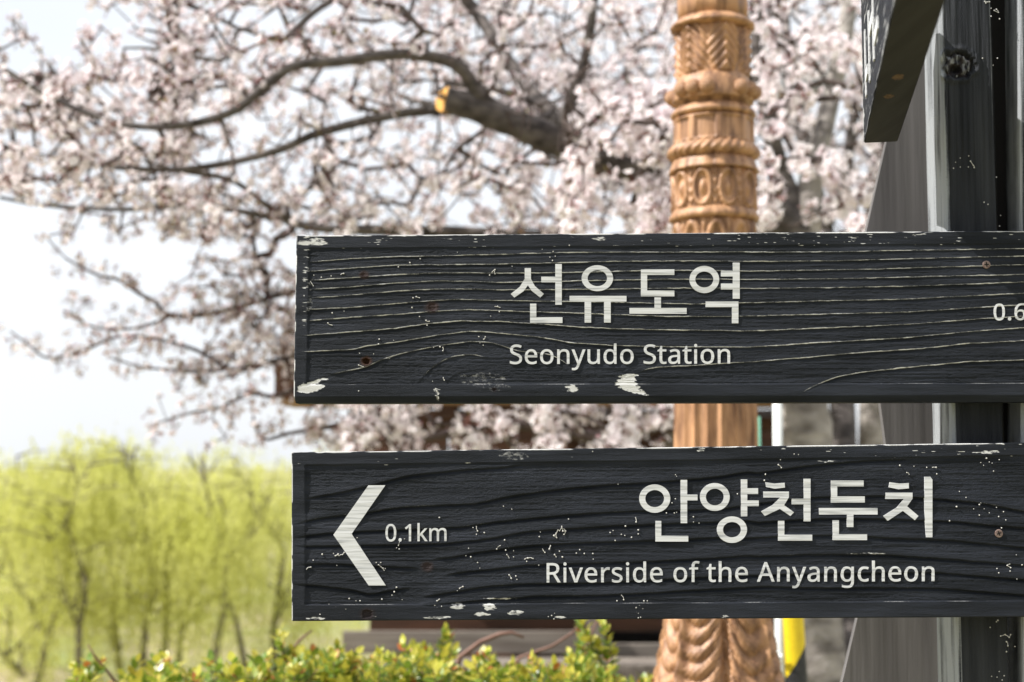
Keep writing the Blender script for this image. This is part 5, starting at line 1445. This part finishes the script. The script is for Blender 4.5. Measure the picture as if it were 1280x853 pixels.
# ------------------------------------------------------------------ willows on the riverside
def willow(px_base, Y, stems, label, top_py, spread_px, n_strand, seed):
    rnd = np.random.default_rng(seed)
    x = U(px_base, 820, Y)[0]
    gz = float(ground_z(np.array([x]), np.array([Y]))[0])
    root = thing('willow_tree', label, 'tree', (x, Y, gz), 'young willows along the riverside')
    tops = []
    for si, st_ in enumerate(stems):
        P = [Vector(U(p[0], p[1], Y + 0.15 * si)) for p in st_]
        if si == 0: P[0].z = min(P[0].z, gz - 0.05)
        # carry the stem on upwards
        d = (P[-1] - P[-2]).normalized()
        last = P[-1]
        zt = U(px_base, top_py, Y)[2]
        k = 5
        for j in range(1, k + 1):
            d = (d * 0.6 + Vector((rnd.normal(0, 0.3), rnd.normal(0, 0.3), 0.42))).normalized()
            nx_ = P[-1] + d * max(0.15, (zt - last.z) / k * 0.9)
            P.append(nx_)
        r0 = 0.058 if si == 0 else 0.042
        mb = MB(); m = len(P)
        mb.tube(P, [r0 * (1 - 0.85 * i / (m - 1)) + 0.008 for i in range(m)], 8, wob=0.1)
        mb.build('trunk' if si == 0 else 'stem', M_willow_bark, root, smooth=True)
        tops += P[max(1, m // 2 - 1):]
    # thin forks
    for j in range(5):
        p = tops[int(rnd.integers(max(1, len(tops) // 2)))] if j > 1 else P[1]
        a = rnd.uniform(0, 6.28); sx = math.cos(a) * rnd.uniform(0.25, 0.7); sy = math.sin(a) * 0.4
        Lf = rnd.uniform(1.0, 1.9)
        zc = U(px_base, top_py, Y)[2] - 0.1
        q = [p, p + Vector((sx * 0.7, sy * 0.7, 0.5)) * Lf * 0.5, p + Vector((sx, sy, 1.0)) * Lf]
        if p.z > zc - 0.3: continue
        if q[2].z > zc: q[2] = p.lerp(q[2], (zc - p.z) / (q[2].z - p.z)); q[1] = p.lerp(q[2], 0.5) + Vector((sx * 0.1, 0, 0))
        mb = MB(); mb.tube(q, [0.030, 0.022, 0.008], 6, wob=0.1); mb.build('stem', M_willow_bark, root, smooth=True)
        tops.append(q[1]); tops.append(q[2])
    # boughs
    mb = MB(); tips = []; ztop_ = U(px_base, top_py, Y)[2]
    for j in range(30):
        p = tops[int(rnd.integers(len(tops)))]
        a = rnd.uniform(0, 6.28); L = rnd.uniform(0.5, 1.5) * spread_px / 60
        e = Vector((math.cos(a) * L, math.sin(a) * L * 0.8, rnd.uniform(0.1, 0.7)))
        q = [p, p + e * 0.5 + Vector((0, 0, 0.15)), p + e]
        lim = ztop_ - rnd.uniform(0.1, 1.0)
        if p.z < lim:
            for w_ in q[1:]: w_.z = min(w_.z, lim)
        else:
            continue
        mb.tube(q, [0.022, 0.014, 0.006], 5)
        tips += [q[1], q[2], (q[1] + q[2]) / 2]
    o = mb.build('boughs', M_willow_bark, root); o['kind'] = 'stuff'
    strands(root, tips, n_strand, rnd, U(px_base, top_py, Y)[2])

def strands(root, tips, n, rnd, ztop, name='crown'):
    T = np.array([tuple(t) for t in tips])
    c = T[rnd.integers(len(T), size=n)] + rnd.normal(0, 1, (n, 3)) * np.array((0.32, 0.32, 0.22))
    c[:, 2] = np.minimum(c[:, 2], ztop + rnd.normal(0, 0.14, n) + 0.28 * np.sin(c[:, 0] * 2.3) + 0.16 * np.sin(c[:, 0] * 6.1 + 1) + np.abs(rnd.normal(0, 0.12, n)))
    L = rnd.uniform(0.4, 1.9 if root is not None else 2.6, n)
    drift = rnd.normal(0, 0.16, (n, 2))
    m = 13
    t = np.linspace(0, 1, m)[None, :]
    X = c[:, 0:1] + drift[:, 0:1] * t + rnd.normal(0, .02, (n, m)); Yy = c[:, 1:2] + drift[:, 1:2] * t + rnd.normal(0, .02, (n, m))
    Z = c[:, 2:3] - L[:, None] * (t ** 1.15) + 0.10 * np.sin(t * 3.1)
    base = np.stack([X, Yy, Z], -1).reshape(-1, 3)
    k = len(base)
    a = rnd.uniform(0, 6.28, k); l = rnd.uniform(0.06, 0.12, k); w = rnd.uniform(0.010, 0.018, k)
    d = np.stack([np.cos(a) * 0.45, np.sin(a) * 0.45, -np.ones(k)], -1) * l[:, None]
    s = np.stack([-np.sin(a), np.cos(a), np.zeros(k)], -1) * w[:, None]
    V = np.stack([base, base + d * .5 + s, base + d, base + d * .5 - s], 1).reshape(-1, 3)
    Q = (np.arange(k) * 4)[:, None] + np.arange(4)[None]
    o = fast_mesh(name, V, Q, M_willow_leaf, root)
    o['kind'] = 'stuff'
    return o

WG = 'young willow '
willow(42, 26, [[(42, 853), (61, 795), (76, 753), (78, 690)], [(61, 795), (40, 760), (20, 730)]], 'young yellow-green willow leaning right at the lower left corner', 552, 75, 700, 1)
willow(98, 25, [[(98, 852), (99, 787), (108, 727), (95, 693)]], 'young yellow-green willow with an upright stem kinking left, near the hedge end', 560, 60, 600, 2)
willow(160, 27, [[(157, 832), (140, 790), (120, 770), (104, 762)], [(150, 815), (143, 780), (140, 750)]], 'young yellow-green willow with a low stem bent over to the left', 556, 60, 600, 3)
willow(180, 25.5, [[(176, 835), (182, 775), (189, 746), (195, 712)]], 'young yellow-green willow with a slim curved stem left of the tallest willow', 585, 45, 350, 4)
willow(205, 26, [[(202, 832), (207, 790), (209, 757), (208, 712), (202, 670), (178, 621)]], 'tallest young willow with a long stem sweeping up to the left', 545, 60, 650, 5)
willow(224, 28, [[(222, 822), (226, 790), (232, 760), (257, 719)]], 'young yellow-green willow with a slim stem arching right behind the others', 562, 55, 450, 6)
willow(266, 25, [[(264, 840), (272, 795), (280, 765), (280, 738), (284, 700), (266, 650)], [(307, 835), (296, 780), (281, 738)], [(284, 700), (325, 655)]], 'forked young willow with two splayed stems near the arrow sign edge', 555, 65, 750, 7)
willow(345, 27, [[(345, 835), (342, 790), (348, 740), (356, 690)]], 'young yellow-green willow half hidden by the left end of the arrow sign', 560, 60, 600, 8)
willow(-30, 26, [[(-40, 850), (-20, 760), (5, 700), (20, 670)], [(-30, 800), (10, 820), (30, 845)]], 'young yellow-green willow cut off by the left edge of the photo', 556, 65, 600, 9)
# the mass of willows farther off
rnd = np.random.default_rng(77)
tips = []
for i in range(1500):
    Y = rnd.uniform(27.5, 42)
    px = rnd.uniform(-420, 620); py = rnd.uniform(566, 800) if rnd.random() < 0.75 else rnd.uniform(560, 640)
    if Y < 31: py = rnd.uniform(620, 800)
    tips.append(U(px, py + 14 * math.sin(px / 37.0) + 10 * math.sin(px / 15.0 + 2) + abs(rnd.normal(0, 10)), Y))
far = strands(None, tips, 7000, rnd, 99.0, 'willow_thicket')
tag(far, 'hazy yellow-green mass of willow twigs behind the nearer riverside willows', 'thicket', kind='stuff')

# ------------------------------------------------------------------ hedge in front of the pavilion
hedge = thing('hedge', 'low leafy hedge with yellow-green leaves and reddish tips below the signs', 'hedge', (U(480, 830, 3.5)[0], 3.5, 0))
def sprig(seed, tall):
    rnd = random.Random(seed)
    mb = MB()
    L = rnd.uniform(0.045, 0.07) * tall
    bend = Vector((rnd.uniform(-.3, .3), rnd.uniform(-.3, .3), 0)) * L
    q = [Vector((0, 0, 0)), Vector((0, 0, L * 0.5)) + bend * 0.3, Vector((0, 0, L)) + bend]
    mb.tube(q, [0.0017, 0.0014, 0.0008], 4, mi=3)
    nl = int(12 * tall)
    for i in range(nl):
        t = 0.12 + 0.88 * i / (nl - 1)
        p = q[0].lerp(q[1], t * 2) if t < 0.5 else q[1].lerp(q[2], t * 2 - 1)
        a = i * 2.4 + rnd.uniform(-.4, .4)
        l = rnd.uniform(0.022, 0.040) * (1.15 - 0.4 * t)
        up = 0.25 + 0.9 * t
        d = Vector((math.cos(a), math.sin(a), up)).normalized()
        s = Vector((-math.sin(a), math.cos(a), 0)) * l * 0.30
        nrm = d.cross(s).normalized()
        m1 = p + d * l * 0.5 - nrm * l * 0.06
        vs = [p, p + d * l * 0.35 + s, p + d * l * 0.72 + s * 0.8, p + d * l, p + d * l * 0.72 - s * 0.8, p + d * l * 0.35 - s, m1]
        u = rnd.random()
        mi = 0 if u > 0.16 + 0.42 * t else (2 if (t > 0.8 and u < 0.045) else 1)
        mb.add(vs, [(0, 6, 2, 1), (6, 3, 2), (0, 5, 4, 6), (6, 4, 3)], mi)
    return mb
HM = [M_leaf, M_leaf_y, M_leaf_r, M_stem]
SPR = [sprig(300 + i, 1.0 if i < 6 else 1.7) for i in range(9)]
SPR_ME = []
for m in SPR:
    me = bpy.data.meshes.new('sprig'); me.from_pydata([tuple(v) for v in m.v], [], m.f)
    for k in HM: me.materials.append(k)
    me.polygons.foreach_set('material_index', np.asarray(m.m, np.int32)); me.update(); SPR_ME.append(me)
SPR_T = [tri_arrays(m) for m in SPR]
cont_x = [-40, 60, 110, 135, 160, 200, 240, 290, 330, 365, 400, 450, 500, 545, 575, 640, 690, 735, 765, 800, 840, 900]
cont_y = [1000, 960, 845, 872, 868, 852, 866, 858, 846, 820, 824, 826, 838, 820, 846, 846, 852, 826, 852, 866, 880, 900]
spots = []
for i in range(4000):
    x = random.uniform(-30, 880)
    Y = random.uniform(3.15, 4.05)
    y0 = np.interp(x, cont_x, cont_y) + abs(random.gauss(0, 1)) * 6 + 9 * math.sin(x / 17.0) + 6 * math.sin(x / 7.0 + 1)
    y = y0 + (random.random() ** 1.6) * 190
    # tall shoots
    spots.append((y, x, Y))
spots += [(y, x, 3.4) for x, y in ((113, 838), (118, 828), (126, 845), (205, 832), (190, 838), (240, 842), (362, 806), (355, 800), (370, 812), (545, 800), (552, 792), (556, 806), (735, 795), (742, 788), (750, 802), (728, 808), (757, 812), (765, 800), (268, 832), (320, 828))]
spots.sort()
VV = []; TT = []; MM = []; off = 0
vis = 0
for i, (y, x, Y) in enumerate(spots):
    p = UV(x, y + 26, Y)
    if p.z < 0.05: continue
    if vis < 300:
        vis += 1
        me = SPR_ME[random.randrange(9)] if random.random() < 0.5 else SPR_ME[random.randrange(6)]
        place('sprig', me, p, hedge, rot=(random.gauss(0, .35), random.gauss(0, .35), random.uniform(0, 6.28)), scale=random.uniform(0.75, 1.15))
    else:
        v, t, mm = SPR_T[random.randrange(9)]
        rx = Matrix.Rotation(random.uniform(0, 6.28), 3, 'Z') @ Matrix.Rotation(random.gauss(0, .6), 3, 'X')
        v = v @ np.array(rx).T * random.uniform(0.8, 1.25) + np.array(p)
        VV.append(v); TT.append(t + off); MM.append(mm); off += len(v)
o = fast_mesh('foliage', np.concatenate(VV), np.concatenate(TT), HM, hedge, mi=np.concatenate(MM))
o['kind'] = 'stuff'
for x in range(100, 860, 38):
    mb = MB(); Y = random.uniform(3.4, 3.8)
    top = UV(x + random.uniform(-15, 15), np.interp(x, cont_x, cont_y) + 26, Y)
    bx = top.x + random.uniform(-.08, .08)
    mb.tube([(bx, Y, 0), ((bx + top.x) / 2 + random.uniform(-.04, .04), Y, top.z * 0.5), tuple(top)], [0.012, 0.008, 0.003], 6)
    mb.build('stem', M_stem, hedge)
def bare(pts, r, name='bare_branch'):
    mb = MB(); n = len(pts)
    mb.tube([UV(x, y, d) for x, y, d in pts], [r * (1 - 0.6 * i / (n - 1)) for i in range(n)], 6, wob=0.2)
    mb.build(name, M_stem, hedge, smooth=True)
bare([(560, 870, 3.6), (575, 822, 3.6), (600, 803, 3.6), (625, 793, 3.6), (640, 791, 3.6), (655, 797, 3.6)], 0.008)
bare([(630, 850, 3.7), (650, 822, 3.7), (690, 808, 3.7), (715, 792, 3.7), (725, 780, 3.7)], 0.006)
bare([(720, 860, 3.65), (735, 815, 3.65), (740, 790, 3.65), (746, 776, 3.65)], 0.005)
bare([(340, 870, 3.5), (352, 830, 3.5), (375, 800, 3.5), (390, 788, 3.5)], 0.005)
bare([(150, 860, 3.4), (135, 840, 3.4), (118, 820, 3.4), (110, 806, 3.4)], 0.004)

# grey box half hidden by blossom, far right
c = UV(1005, 88, 9.6)
gb = thing('utility_box', 'pale grey metal box half hidden by blossom right of the pillar', 'box', (c.x, 9.6, 0))
mb = MB(); mb.box((c.x - 0.17, 9.55, c.z - 0.15), (c.x + 0.17, 9.75, c.z + 0.15)); mb.build('case', M_greybox, gb)
mb = MB(); mb.box((c.x - 0.15, 9.53, c.z - 0.13), (c.x + 0.15, 9.549, c.z + 0.13)); mb.build('door', M_greybox, gb)
mb = MB(); mb.tube([(c.x, 9.65, 0), (c.x, 9.65, c.z - 0.151)], 0.05, 12); mb.build('pole', M_greybox, gb)
